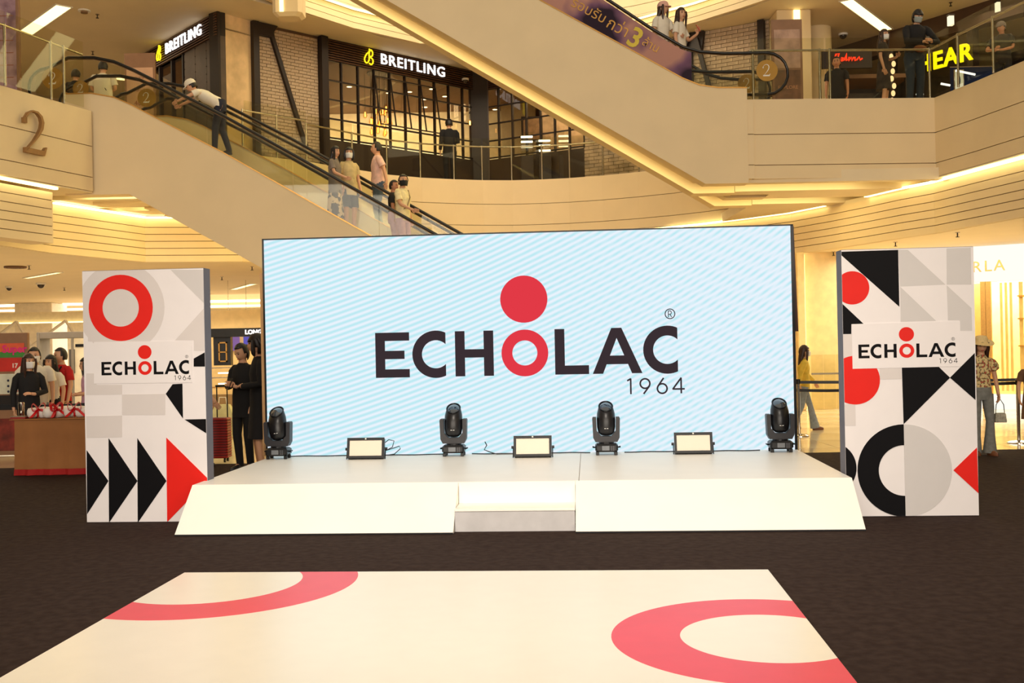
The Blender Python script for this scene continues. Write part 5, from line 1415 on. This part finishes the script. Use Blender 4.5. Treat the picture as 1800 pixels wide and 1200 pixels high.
def person(label, px, py, y, zf, face, look=None, arms=('down','down'), lean=0, legs='stand', female=False, skin='a', top=None, sleeve='short', bottom=('pants', None), shoes=BLACKP,
           hair=('short', HAIRM), mask=None, hat=None, extra=None, height=None, hang=0, wide=1.0, hx=0):
    P_ = at(px, py, y)
    h = height or (P_.z - zf + hang)
    PENDING.append(dict(label=label, x=P_.x, y=y, zf=zf, h=h, face=face, look=face if look is None else look, arms=arms, lean=lean, legs=legs, female=female, skin=skin, top=top,
        sleeve=sleeve, bottom=bottom, shoes=shoes, hair=hair, mask=mask, hat=hat, extra=extra, wide=wide))
def build_people():
    tmp = []
    for d in PENDING:
        s = d['h']/1.70; f = d['female']; W = d['wide']; d['s'] = s
        shx = (.158 if f else .178)*W; hipx = .088*W
        piv = Vector((0, .02, .95)); R = rotx(math.radians(d['lean']))
        def U(p): return piv + R @ (Vector(p)-piv)            # upper body leans about the hips
        J = {'hip': Vector((0,.02,.93)), 'belly': U((0,.01,1.06)), 'waist': U((0,.015,1.12)), 'chest': U((0,.01,1.30)), 'neck': U((0,.02,1.43))}
        nd = rotx(math.radians(d['lean']*.55)); J['nt'] = J['neck'] + nd @ Vector((0,-.012,.07)); J['head'] = J['neck'] + nd @ Vector((0,-.022,.148))
        for i, sg in ((0,1),(1,-1)):
            J['s%d'%i] = U((sg*shx,.02,1.375)); a = ARMS[d['arms'][i]]
            e, w, t_ = [Vector((sg*p[0]*W, p[1], p[2])) for p in a]
            J['e%d'%i], J['w%d'%i], J['t%d'%i] = (U(e) if abs(d['lean']) < 30 else e+U((0,0,1.25))-Vector((0,0,1.25))), (U(w) if abs(d['lean']) < 30 else w+U((0,0,1.25))-Vector((0,0,1.25))), (U(t_) if abs(d['lean']) < 30 else t_+U((0,0,1.25))-Vector((0,0,1.25)))
            st = {'stand': (0,0), 'walk': (-.24,.26), 'ease': (-.05,.04), 'wide': (-.12,.14)}[d['legs']][i]
            J['h%d'%i] = Vector((sg*hipx,.02,.90)); J['k%d'%i] = Vector((sg*(hipx+.003), -.02+st*.42, .49)); J['a%d'%i] = Vector((sg*hipx, .03+st, .085+(.04 if st > .2 else 0)))
            J['b%d'%i] = J['a%d'%i] + Vector((sg*.015,-.13,-.055))
        d['J'] = J
        g = .92 if f else 1.0
        pts = [J['hip'],J['waist'],J['chest'],J['neck'],J['nt'],J['head']]; rs = [(.125*g,.095*g),(.115*g,.085*g),(.135*g,.095*g),(.058,.058),(.050,.052),(.05,.05)]; ed = [(0,1),(1,2),(2,3),(3,4),(4,5)]
        for i in (0,1):
            o = len(pts); pts += [J['s%d'%i],J['e%d'%i],J['w%d'%i]]; rs += [.050*g,.038*g,.026]; ed += [(2,o),(o,o+1),(o+1,o+2)]
            hd = (J['t%d'%i]-J['w%d'%i]); pts.append(J['w%d'%i]+hd*.55); rs.append((.030,.018)); ed.append((o+2,o+3))
            o = len(pts); pts += [J['h%d'%i],J['h%d'%i].lerp(J['k%d'%i],.5),J['k%d'%i],J['k%d'%i].lerp(J['a%d'%i],.35),J['a%d'%i],J['b%d'%i]]; rs += [.085*g,.074*g,.052*g,.050*g,.034,.030]; ed += [(0,o),(o,o+1),(o+1,o+2),(o+2,o+3),(o+3,o+4),(o+4,o+5)]
        chains = [(pts, rs, ed, 0)]
        for i, sg in ((0,1),(1,-1)):
            w, t_ = J['w%d'%i], J['t%d'%i]; hd = (t_-w).normalized(); side = hd.cross(Vector((sg,0,0)));
            if side.length < .2: side = Vector((0,-1,0))
            side.normalize(); nrm = hd.cross(side).normalized(); palm = w+hd*.05
            if nrm.x*sg > 0: nrm = -nrm               # the palm side
            for q, (off, ln) in enumerate(((-.026,.062),(-.009,.074),(.009,.080),(.026,.070))):
                b0 = palm+side*off; b1 = palm+side*off*1.1+hd*.035; b2 = b1+hd*ln*.5+nrm*.010; b3 = b2+hd*ln*.38+nrm*.026
                chains.append(([b0,b1,b2,b3],[.0105,.0105,.009,.0075],[(0,1),(1,2),(2,3)],0))
            b0 = w+hd*.025+side*.018; b1 = b0+side*.028+hd*.022+nrm*.008; b2 = b1+hd*.032+side*.006+nrm*.014
            chains.append(([b0,b1,b2],[.012,.0105,.009],[(0,1),(1,2)],0))
        tmp.append(skin_mesh(chains))
    meshes = skin_flush(tmp)
    for d, (bv, bf) in zip(PENDING, meshes): finish_person(d, bv, bf)
def finish_person(d, bv, bf):
    J, s, f, W = d['J'], d['s'], d['female'], d['wide']
    t = thing('person', d['label'], 'person', (d['x'], d['y'], d['zf']), math.radians(d['face']))
    t.scale = (s, s, s)
    sk = SKIN[d['skin']]
    # ---- head
    HR = rotz(math.radians(max(-75, min(75, (d['look']-d['face']+180)%360-180)))) @ rotx(math.radians(d['lean']*.45 + (d['extra'] or {}).get('nod', 0)))
    Hc = J['head'] + Vector((0, -.005, .0)); hw_ = .078 if f else .082
    def hp(x, y, z): return Hc + HR @ Vector((x, y, z))
    b = MB(); b.add(bv, bf)
    nu, nv = 20, 14; o = len(b.v); grid = []
    for j in range(nv+1):
        ph = PI*j/nv; row = []
        for i in range(nu):
            th = 2*PI*i/nu; x, y, z = math.sin(ph)*math.cos(th), math.sin(ph)*math.sin(th), math.cos(ph)
            X_, Y_, Z_ = x*hw_, y*.097, z*.118
            if Z_ < 0:                                   # jaw and chin
                k = min(1, -Z_/.118); X_ *= 1-.38*k*k; 
                if y < 0: Y_ *= 1-.10*k
                else: Y_ *= 1-.42*k
            if y < -.5 and abs(x) < .32 and -.42 < z < .12: Y_ -= .016*(1-abs(x)/.32)*(1 if z < -.05 else .5)   # nose
            if y < -.45 and .22 < abs(x) < .62 and 0 < z < .25: Y_ += .009                                      # eye sockets
            row.append(len(b.v)); b.v.append(tuple(hp(X_, Y_, Z_)))
        grid.append(row)
    for j in range(nv):
        for i in range(nu): k = (i+1)%nu; b.f.append((grid[j][i], grid[j+1][i], grid[j+1][k], grid[j][k]))
    for sx in (-1, 1): b.ell(hp(sx*hw_*.98, .012, -.008), (.012,.020,.030), 8, 6, HR)
    b.build('body', sk, t, smooth=True, fix=False)
    # ---- face details
    e = MB()
    for sx in (-1, 1): e.ell(hp(sx*.030, -.083, .014), (.013,.010,.0065), 8, 6, HR)
    e.build('eyes', mat('eye_dark', (34, 22, 18), .3), t, smooth=True)
    e = MB()
    for sx in (-1, 1): e.tube([hp(sx*.015,-.092,.034), hp(sx*.032,-.090,.039), hp(sx*.047,-.078,.033)], .0032, 5)
    e.build('eyebrows', d['hair'][1] or HAIRM, t)
    if not d['mask']:
        MB().ell(hp(0,-.089,-.056), (.022,.009,.007), 10, 6, HR).build('lips', mat('lip_red', (176, 82, 70), .5), t, smooth=True)
    else:
        m = MB(); rows_ = []
        for j in range(7):
            z = .006-.102*j/6
            kk = min(1, max(0, -z/.118)); rw = (hw_+.004)*(1-.36*kk*kk)
            rows_.append([hp(math.sin(math.radians(a))*rw*1.02, -math.cos(math.radians(a))*(.101-.006*kk)-.022*math.exp(-(a/24)**2)*(1 if 0 < j < 6 else .5), z*(1-.0*abs(a)/80)) for a in range(-78, 79, 12)])
        o = len(m.v)
        for rw in rows_: m.v += [tuple(q) for q in rw]
        n_ = len(rows_[0])
        for j in range(6):
            for i in range(n_-1): m.f.append((o+j*n_+i, o+j*n_+i+1, o+(j+1)*n_+i+1, o+(j+1)*n_+i))
        ob = m.build('face_mask', d['mask'], t, smooth=True, fix=False); sd = ob.modifiers.new('s', 'SOLIDIFY'); sd.thickness = .004; sd.offset = 1
    # ---- hair
    hk, hm = d['hair']
    if hk != 'none':
        b = MB(); nu, nv = 22, 14; V = {}
        fr = {'short': .46, 'fringe': .20, 'bob': .24, 'long': .40, 'bun': .45, 'pony': .45, 'bobfringe': .16}[hk]
        for j in range(nv+1):
            ph = PI*j/nv
            for i in range(nu):
                th = 2*PI*i/nu; x, y, z = math.sin(ph)*math.cos(th), math.sin(ph)*math.sin(th), math.cos(ph)
                low_ = (-.55 if hk == 'short' else -.8)
                puff = 1.13 + .025*math.sin(5*th+3*ph)
                front = y < -.25
                lim = fr if y < -.45 else (fr-.5 if y < -.05 else low_)
                if z >= lim: V[(j,i)] = len(b.v); b.v.append(tuple(hp(x*hw_*puff, y*.097*puff + .004, z*.118*puff)))
        for j in range(nv):
            for i in range(nu):
                k = (i+1)%nu; q = [(j,i),(j+1,i),(j+1,k),(j,k)]
                if all(p in V for p in q): b.f.append(tuple(V[p] for p in q))
        if hk in ('long', 'bob', 'bobfringe'):
            L_ = {'long': .36, 'bob': .13, 'bobfringe': .12}[hk]
            rings = []
            for k in range(7):
                z = .07-(L_+.07)*k/6; wd = hw_*1.10*(1.0+.12*math.sin(PI*k/6)); yy = .020+.045*min(1,k/3)
                c = Hc + HR @ Vector((0, yy, 0)) + Vector((0, .0+.02*k/6, z)) if k > 2 else hp(0, yy, z)
                rx_ = wd if k < 6 else wd*.8; ry_ = .062 if k < 3 else .045
                dirx = HR @ Vector((1,0,0)); diry = HR @ Vector((0,1,0)); dirx.z = 0; diry.z = 0
                rings.append([c + dirx*(rx_*math.cos(2*PI*i/14)) + diry*(ry_*math.sin(2*PI*i/14)) for i in range(14)])
            b.loft(rings)
            if hk != 'long' or True:
                for sx in (-1, 1): b.tube([hp(sx*hw_*1.0,-.045,.05), hp(sx*hw_*1.10,-.045,-.02), hp(sx*hw_*1.02,-.04,-.10), hp(sx*hw_*.98,-.03,-.13-(.16 if hk == 'long' else 0))], [.018,.022,.02,.008], 7)
        if hk == 'bun': b.ell(hp(0,.095,.04), (.04,.04,.04), 10, 8)
        if hk == 'pony': b.tube([hp(0,.09,.05), hp(0,.14,.02), hp(0,.15,-.10), hp(0,.12,-.2)], [.03,.035,.03,.012], 8)
        ob = b.build('hair', hm, t, smooth=True, fix=False); sd = ob.modifiers.new('s', 'SOLIDIFY'); sd.thickness = .006; sd.offset = 0
    # ---- torso garment
    piv = Vector((0, .02, .95)); R = rotx(math.radians(d['lean']))
    def U(p): return piv + R @ (Vector(p)-piv)
    g = (.92 if f else 1.0)*W
    if d['top']:
        b = MB(); m, hem = d['top'][0], d['top'][1]; loose = d['top'][2] if len(d['top']) > 2 else 1.0
        prof = [(hem, .150, .112), (1.0, .150, .110), (1.12, .138 if f else .145, .102), (1.25, .158, .115), (1.34, .178, .108), (1.385, .165, .092), (1.42, .100, .076), (1.445, .062, .062)]
        prof = [p for p in prof if p[0] >= hem]
        rings = []
        for z, rx_, ry_ in prof:
            lo_ = loose if z < 1.3 else 1
            rings.append([ (U((rx_*g*lo_*math.cos(2*PI*i/20), .015+ry_*g*lo_*math.sin(2*PI*i/20)*(1.0+.04*math.sin(3*i)*(z < 1.2)), z))) if (z > .96 or abs(d['lean']) < 30) else Vector((rx_*g*lo_*math.cos(2*PI*i/20), .015+ry_*g*lo_*math.sin(2*PI*i/20), z)) for i in range(20)])
        b.loft(rings)
        for i in (0, 1):
            S_, E, Wr = J['s%d'%i], J['e%d'%i], J['w%d'%i]; ax = (J['s0']-J['s1']).normalized()*(1 if i == 0 else -1); dn = (E-S_).normalized()
            p0, p1, p2 = S_-ax*.075-dn*.012, S_-ax*.022-dn*.004, S_+ax*.004+dn*.045
            if d['sleeve'] == 'short': b.tube([p0, p1, p2, S_.lerp(E,.45), S_.lerp(E,.72)], [.040*g,.054*g,.062*g,.062*g,.067*g], 12)
            elif d['sleeve'] == 'long': b.tube([p0, p1, p2, S_.lerp(E,.55), E, E.lerp(Wr,.5), E.lerp(Wr,.95)], [.040*g,.053*g,.060*g,.056*g,.051*g,.045*g,.040*g], 12)
            elif d['sleeve'] == 'puff': b.tube([p0, p2, S_.lerp(E,.35), S_.lerp(E,.6), S_.lerp(E,.68)], [.04,.060,.085,.080,.045], 12)
        b.build('upper_garment', m, t, smooth=True)
    kind, bm_ = d['bottom'][0], d['bottom'][1]
    if kind in ('pants', 'wide', 'shorts', 'flare'):
        b = MB(); rings = []
        for z, rx_, ry_ in ((.80,.155,.11),(.88,.165,.122),(.96,.158,.115),(1.03,.146,.106)):
            rings.append([Vector((rx_*g*math.cos(2*PI*i/20), .02+ry_*g*math.sin(2*PI*i/20), z)) for i in range(20)])
        b.loft(rings)
        for i in (0, 1):
            H_, K, A = J['h%d'%i], J['k%d'%i], J['a%d'%i]; r = {'pants': [.092,.082,.066,.060,.052], 'wide': [.098,.095,.092,.092,.095], 'shorts': [.098,.092,.085,.085,.085], 'flare': [.092,.080,.062,.075,.105]}[kind]
            if kind == 'shorts': b.tube([H_+Vector((0,0,-.02)), H_.lerp(K,.4), H_.lerp(K,.85)], [.096,.09,.088], 12)
            else: b.tube([H_+Vector((0,0,-.02)), H_.lerp(K,.5), K, K.lerp(A,.5), A+Vector((0,0,-.02 if kind == 'pants' else -.04))], [q*g for q in r], 12)
        b.build('lower_garment', bm_, t, smooth=True)
    elif kind in ('skirt', 'short_skirt', 'long_skirt'):
        hem = {'skirt': .50, 'short_skirt': .66, 'long_skirt': .22}[kind]; b = MB(); rings = []
        for k in range(7):
            z = 1.06-(1.06-hem)*k/6; rx_ = .135+.07*(k/6)**.7+(.03 if kind == 'long_skirt' else 0)*k/6
            rings.append([Vector((rx_*g*math.cos(2*PI*i/24)*(1+.05*math.sin(6*2*PI*i/24)*k/6), .02+rx_*.80*g*math.sin(2*PI*i/24)*(1+.05*math.sin(6*2*PI*i/24)*k/6), z)) for i in range(24)])
        b.loft(rings).build('lower_garment', bm_, t, smooth=True)
    # ---- shoes
    for i in (0, 1):
        A, B = J['a%d'%i], J['b%d'%i]; dx = (B-A); dx.z = 0; dx.normalize(); sd_ = Vector((-dx.y, dx.x, 0)); c = A - dx*.035; c.z = A.z-.085
        rings = []
        for z, a_, b_ in ((0,.95,1),(.02,1,1.04),(.05,.92,.9),(.085,.5,.75)):
            rings.append([c + dx*((.118*a_*math.cos(2*PI*k/14)) + .098*(1 if z < .06 else .45)) + sd_*(.044*b_*math.sin(2*PI*k/14)) + Vector((0,0,z)) for k in range(14)])
        MB().loft(rings).build('shoe', d['shoes'], t, smooth=True)
    # ---- hats and extras
    if d['hat']:
        k_, hm2 = d['hat']
        b = MB()
        if k_ == 'cap':
            rg = []
            for z, r in ((.015,1.16),(.05,1.17),(.09,1.02),(.12,.70),(.135,.2)): rg.append([hp(hw_*r*1.02*math.cos(2*PI*i/18), .004+.098*r*math.sin(2*PI*i/18), z+.012) for i in range(18)])
            b.loft(rg); 
            v = []; 
            for q in (0, 1): v += [hp(.07*math.cos(PI+PI*i/8), -.085+(-.085)*math.sin(PI*i/8)*1.0, .028-.012*q-.01*math.sin(PI*i/8)) for i in range(9)]
            n_ = 9; o = len(b.v); b.v += [tuple(p) for p in v]; b.f += [tuple(o+i for i in range(n_)), tuple(o+n_+i for i in reversed(range(n_)))] + [(o+i, o+n_+i, o+n_+i+1, o+i+1) for i in range(n_-1)]
        else:
            rg = []
            for z, r in ((.030,2.2),(.022,2.25),(.028,1.6),(.04,1.16),(.09,1.10),(.115,.95),(.125,.5)): rg.append([hp(hw_*r*math.cos(2*PI*i/22), .004+.088*r*math.sin(2*PI*i/22), z+.015+.012*math.sin(4*PI*i/22)*(r > 1.5)) for i in range(22)])
            b.loft(rg)
        b.build('cap' if k_ == 'cap' else 'sun_hat', hm2, t, smooth=True)
    ex_ = d['extra'] or {}
    if 'strap' in ex_:
        b = MB(); b.tube([U((.10,.10,1.42)), U((.02,.125,1.28)), U((-.10,.12,1.08)), U((-.16,.06,.98))], .012, 6); b.tube([U((.10,-.05,1.42)), U((.05,-.115,1.28)), U((-.06,-.12,1.10)), U((-.16,.0,.98))], .012, 6)
        b.build('bag_strap', ex_['strap'], t)
    if 'belt' in ex_:
        MB().tube([U((.144*g*math.cos(2*PI*i/20), .015+.108*g*math.sin(2*PI*i/20), 1.10)) for i in range(20)], .014, 6, close=True).build('belt', BLACKP, t)
    d['root'] = t
def world_pt(d, v):
    return Vector((d['x'], d['y'], d['zf'])) + (rotz(math.radians(d['face'])) @ (Vector(v)*d['s']))
WHT = cloth('white', (236, 226, 208), var=.04); BLK = cloth('black', (20, 18, 20)); DNM = cloth('denim', (70, 86, 112), scale=20); NAVY = cloth('navy', (30, 34, 52))
GRY = cloth('grey', (128, 116, 108)); BEI = cloth('beige', (206, 182, 132)); RED = cloth('red', (190, 24, 26)); YLW = cloth('yellow', (226, 190, 70)); PNK = cloth('pink', (232, 190, 180)); LDN = cloth('light_denim', (142, 150, 158), scale=20)
FLOR = vcol('cloth_floral', (232, 206, 150), (60, 70, 40), 26, .50, .56, (214, 96, 80)); LEAF = vcol('cloth_leaf_pattern', (214, 188, 150), (44, 30, 26), 9, .50, .53)
LAV = cloth('lavender', (196, 150, 176)); KHK = cloth('khaki', (150, 128, 96)); CRW = cloth('cream', (240, 224, 176))
# --- riders on the left escalator (stand on the step band of the front one)
def stepz(dz, px, y): x = at(px, 300, y).x; return dz(x)-.20
yE = yA+.86
person('person in loose grey top and leaf-pattern skirt, long black hair, holding the escalator rail', 589, 257, yE, stepz(dzA, 589, yE), 75, look=55, arms=('down','rail'), female=True, top=(GRY, .72, 1.25), bottom=('long_skirt', LEAF), hair=('long', HAIRM))
person('person in beige belted tunic and dark shorts with white face mask, on the left escalator', 613, 259, yE+.42, stepz(dzA, 613, yE+.42), 40, look=10, arms=('down','down'), female=True, top=(BEI, .78, 1.2), bottom=('shorts', BLK), hair=('bob', HAIRM), mask=MASKW, extra={'belt': 1})
person('person in pink shirt and blue jeans facing left on the rear escalator', 662, 250, 22.7, stepz(dzB, 662, 22.7), -80, look=-85, arms=('back','down'), top=(PNK, .88, 1.08), bottom=('pants', DNM), wide=1.08)
person('person in cream T-shirt with black face mask, lowest rider on the left escalator', 708, 307, yE, stepz(dzA, 708, yE), 65, look=25, arms=('down','rail'), top=(CRW, .84, 1.12), bottom=('pants', LAV), mask=mat('black_face_mask', (20,18,20), .7), extra={'strap': KHK}, hair=('short', HAIRM))
person('person in dark T-shirt half hidden behind the rider in cream', 692, 317, yE+.4, stepz(dzA, 692, yE+.4), 95, look=60, arms=('fold','down'), top=(BLK, .86), bottom=('pants', LAV), skin='b')
# bending man at the head of the left escalator
person('person in white shirt and cap bending far forward on the left escalator', 352, 150, yE+.1, stepz(dzA, 372, yE+.1)+.10, -80, look=-80, arms=('reach','reach'), lean=62, legs='wide', top=(WHT, .88, 1.1), bottom=('pants', NAVY), hat=('cap', WHT), height=1.72)
PENDING[-1]['x'] = at(383, 200, yE).x
person('person with black hair low behind the newel at the top of the left escalator', 133, 122, 23.2, F2, 180, arms=('down','down'), top=(BLK, .86), bottom=('pants', BLK), hair=('short', HAIRM))
person('person in white shirt with a dark shoulder strap, seen from behind, at the left landing', 181, 108, 22.9, F2, 180, arms=('fold','fold'), top=(WHT, .86, 1.15), bottom=('pants', NAVY), extra={'strap': BLK}, wide=1.1)
# --- upper right escalator riders
person('person in white T-shirt and pink cap on the upper right escalator', 1165, 4, yE, stepz(dzC, 1165, yE), 35, look=50, arms=('rail','down'), female=True, top=(WHT, .9), bottom=('pants', DNM), hair=('long', HAIRB), hat=('cap', mat('pink_cap', (226,176,160), .8)))
person('person in white T-shirt with long wavy hair holding a red phone on the escalator', 1196, 14, yE, stepz(dzC, 1196, yE), 60, look=25, arms=('up','down'), female=True, top=(WHT, .9), bottom=('pants', NAVY), hair=('long', HAIRB))
pd = PENDING[-1]
# --- right gallery
person('person in black jacket and dark jeans with waist bag leaning on the right gallery rail', 1606, 20, 20.62, F2, 10, look=15, arms=('lean','lean'), lean=12, top=(BLK, .90, 1.05), sleeve='long', bottom=('pants', cloth('dark_denim', (38, 50, 66))), mask=mat('grey_face_mask', (150,158,156), .7), extra={'nod': 14}, wide=1.1, hair=('fringe', HAIRM)); pl = PENDING[-1]
person('person with long dark hair and white face mask behind the right gallery glass', 1553, 52, 21.5, F2, 60, look=25, arms=('phone','down'), female=True, top=(cloth('dark_print', (52, 42, 36), var=.5), .8), bottom=('skirt', cloth('dark_print', (52, 42, 36))), hair=('long', HAIRB), mask=MASKW)
person('person in black T-shirt standing behind the right landing glass', 1470, 100, 23.6, F2, -20, arms=('down','down'), top=(BLK, .86), bottom=('pants', BLK), skin='b')
person('person in black with pale cap leaning behind the rising glass at the right edge', 1762, 40, 20.4, F2, -40, look=-60, arms=('fold','lean'), lean=10, top=(BLK, .86, 1.1), sleeve='short', bottom=('pants', BLK), skin='b', hat=('cap', GRY))
person('person in dark jacket seen against the grid windows beside the wide column', 789, 209, 29.9, F2, 200, arms=('down','fold'), top=(BLK, .84, 1.1), sleeve='long', bottom=('pants', BLK), wide=1.05)
# --- ground floor, left
yT = ta.y
person('person in black blazer with long brown hair and white face mask behind the gift table', 50, 622, yT+1.1, 0, 35, look=50, arms=('fold','down'), female=True, top=(BLK, .74, 1.12), sleeve='long', bottom=('pants', BLK), hair=('long', HAIRB), mask=MASKW)
person('person in white T-shirt and face mask standing behind the person in black blazer', 60, 611, 16.2, 0, 15, arms=('down','fold'), top=(WHT, .80, 1.15), bottom=('pants', LDN), mask=MASKW, extra={'nod': 6}, wide=1.1)
person('person with black hair and white shirt between the white T-shirt and the red T-shirt', 89, 624, 16.6, 0, -15, arms=('down','down'), female=True, top=(WHT, .84), bottom=('pants', BLK), hair=('long', HAIRM))
person('person in red T-shirt with cross-body strap at left', 106, 612, 16.9, 0, -35, look=-45, arms=('down','down'), top=(RED, .80, 1.15), bottom=('pants', BLK), extra={'strap': BLK})
person('person in pink dress with long black hair, half hidden by the left display panel', 152, 628, 16.0, 0, -60, arms=('fold','fold'), female=True, top=(LAV, .8), bottom=('skirt', LAV), hair=('long', HAIRM))
person('person in black looking down at a phone beside the red suitcase', 425, 604, 14.4, G, -25, look=-35, arms=('phone','phone'), female=True, top=(BLK, .72, 1.2), sleeve='long', bottom=('pants', BLK), hair=('bun', HAIRM), extra={'nod': 22}); pph = PENDING[-1]
person('person in long black coat with black bob and fringe, tallest beside the screen', 452, 587, 13.2, G, -70, look=-75, arms=('fold','down'), female=True, top=(BLK, .56, 1.15), sleeve='long', bottom=('skirt', BLK), hair=('bobfringe', HAIRM), wide=.95)
person('person in dark T-shirt mostly hidden behind the left display panel, arm reaching out', 352, 612, 14.9, G, 90, look=90, arms=('down','swing'), top=(BLK, .86), bottom=('pants', BLK))
# --- ground floor, right
person('person in yellow blouse and jeans with face mask walking right beside the screen', 1413, 607, atz(1440, 756, 0).y, 0, 88, look=85, arms=('swing','back'), legs='walk', female=True, top=(YLW, .78, 1.15), sleeve='long', bottom=('flare', LDN), hair=('long', HAIRB), mask=MASKW, shoes=mat('tan_shoe', (120, 70, 40), .5))
person('person in wide straw hat and floral off-shoulder blouse with flared jeans', 1724, 592, 14.5, 0, 5, look=-12, arms=('down','down'), legs='ease', female=True, top=(FLOR, .98), sleeve='puff', bottom=('flare', cloth('grey_denim', (132, 132, 128), scale=20)), hair=('long', HAIRB), hat=('sun', mat('straw', (232, 206, 150), .8, scale=40)), extra={'nod': 12}, shoes=mat('tan_shoe', (120, 70, 40), .5), hang=.0); phat = PENDING[-1]
person('person in brown dress only partly inside the right edge of the picture', 1812, 622, 15.6, 0, -10, arms=('down','down'), female=True, top=(cloth('brown', (110, 76, 50)), .8), bottom=('skirt', cloth('brown', (110, 76, 50))), hair=('long', HAIRB))
build_people()
# things the people hold
def phone(d, label, i=0, m=BLACKP):
    J = d['J']; c = world_pt(d, (J['t0']+J['t1'])/2 if i == 2 else J['t%d'%i])
    t = thing('phone', label, 'phone', c, math.radians(d['face'])); t.rotation_euler = (math.radians(-30), 0, math.radians(d['face']))
    MB().bbox(-.036, .036, -.004, .004, -.06, .09, .003).build('phone_case', m, t); MB().box(-.032, .032, .0041, .005, -.055, .085).build('phone_glass', mat('phone_black', (12,12,14), .1), t)
phone(pd, 'red phone in the raised hand of the rider with wavy hair', 0, mat('red_case', (214, 30, 20), .4))
phone(pl, 'dark phone held by the person leaning on the right gallery rail', 2)
phone(pph, 'dark phone in the hands of the person in black beside the suitcase', 2)
wb = world_pt(pl, (.02, -.16, .98)); t = thing('waist_bag', 'brown waist bag worn by the person leaning on the rail', 'bag', wb, math.radians(10))
MB().ell((0,0,0), (.14,.05,.07), 14, 8).build('pouch', mat('brown_leather', (130, 72, 40), .5), t, smooth=True); MB().tube([(-.12,-.03,.03),(0,-.052,.035),(.12,-.03,.03)], .005, 5).build('zip', GOLD, t)
hb = world_pt(phat, Vector(phat['J']['t0'])+Vector((0,-.02,-.24))); t = thing('handbag', 'small pale quilted handbag hanging from the hand of the person in straw hat', 'bag', hb)
MB().loft([[(x*s_, y*s_, z) for x, y in ((-.07,-.03),(.07,-.03),(.07,.03),(-.07,.03))] for z, s_ in ((-.08,1.05),(-.07,1.1),(.03,.95),(.05,.8))]).build('bag_body', mat('quilted_grey', (176, 170, 152), .6, scale=30, var=.3), t)
MB().tube([(-.06,0,.05),(-.05,0,.16),(0,0,.24),(.05,0,.16),(.06,0,.05)], .006, 6).build('bag_handle', BLACKP, t, smooth=True)
# printed silhouettes seen through the film are left as print; a lone rider's hand above the film at the top edge
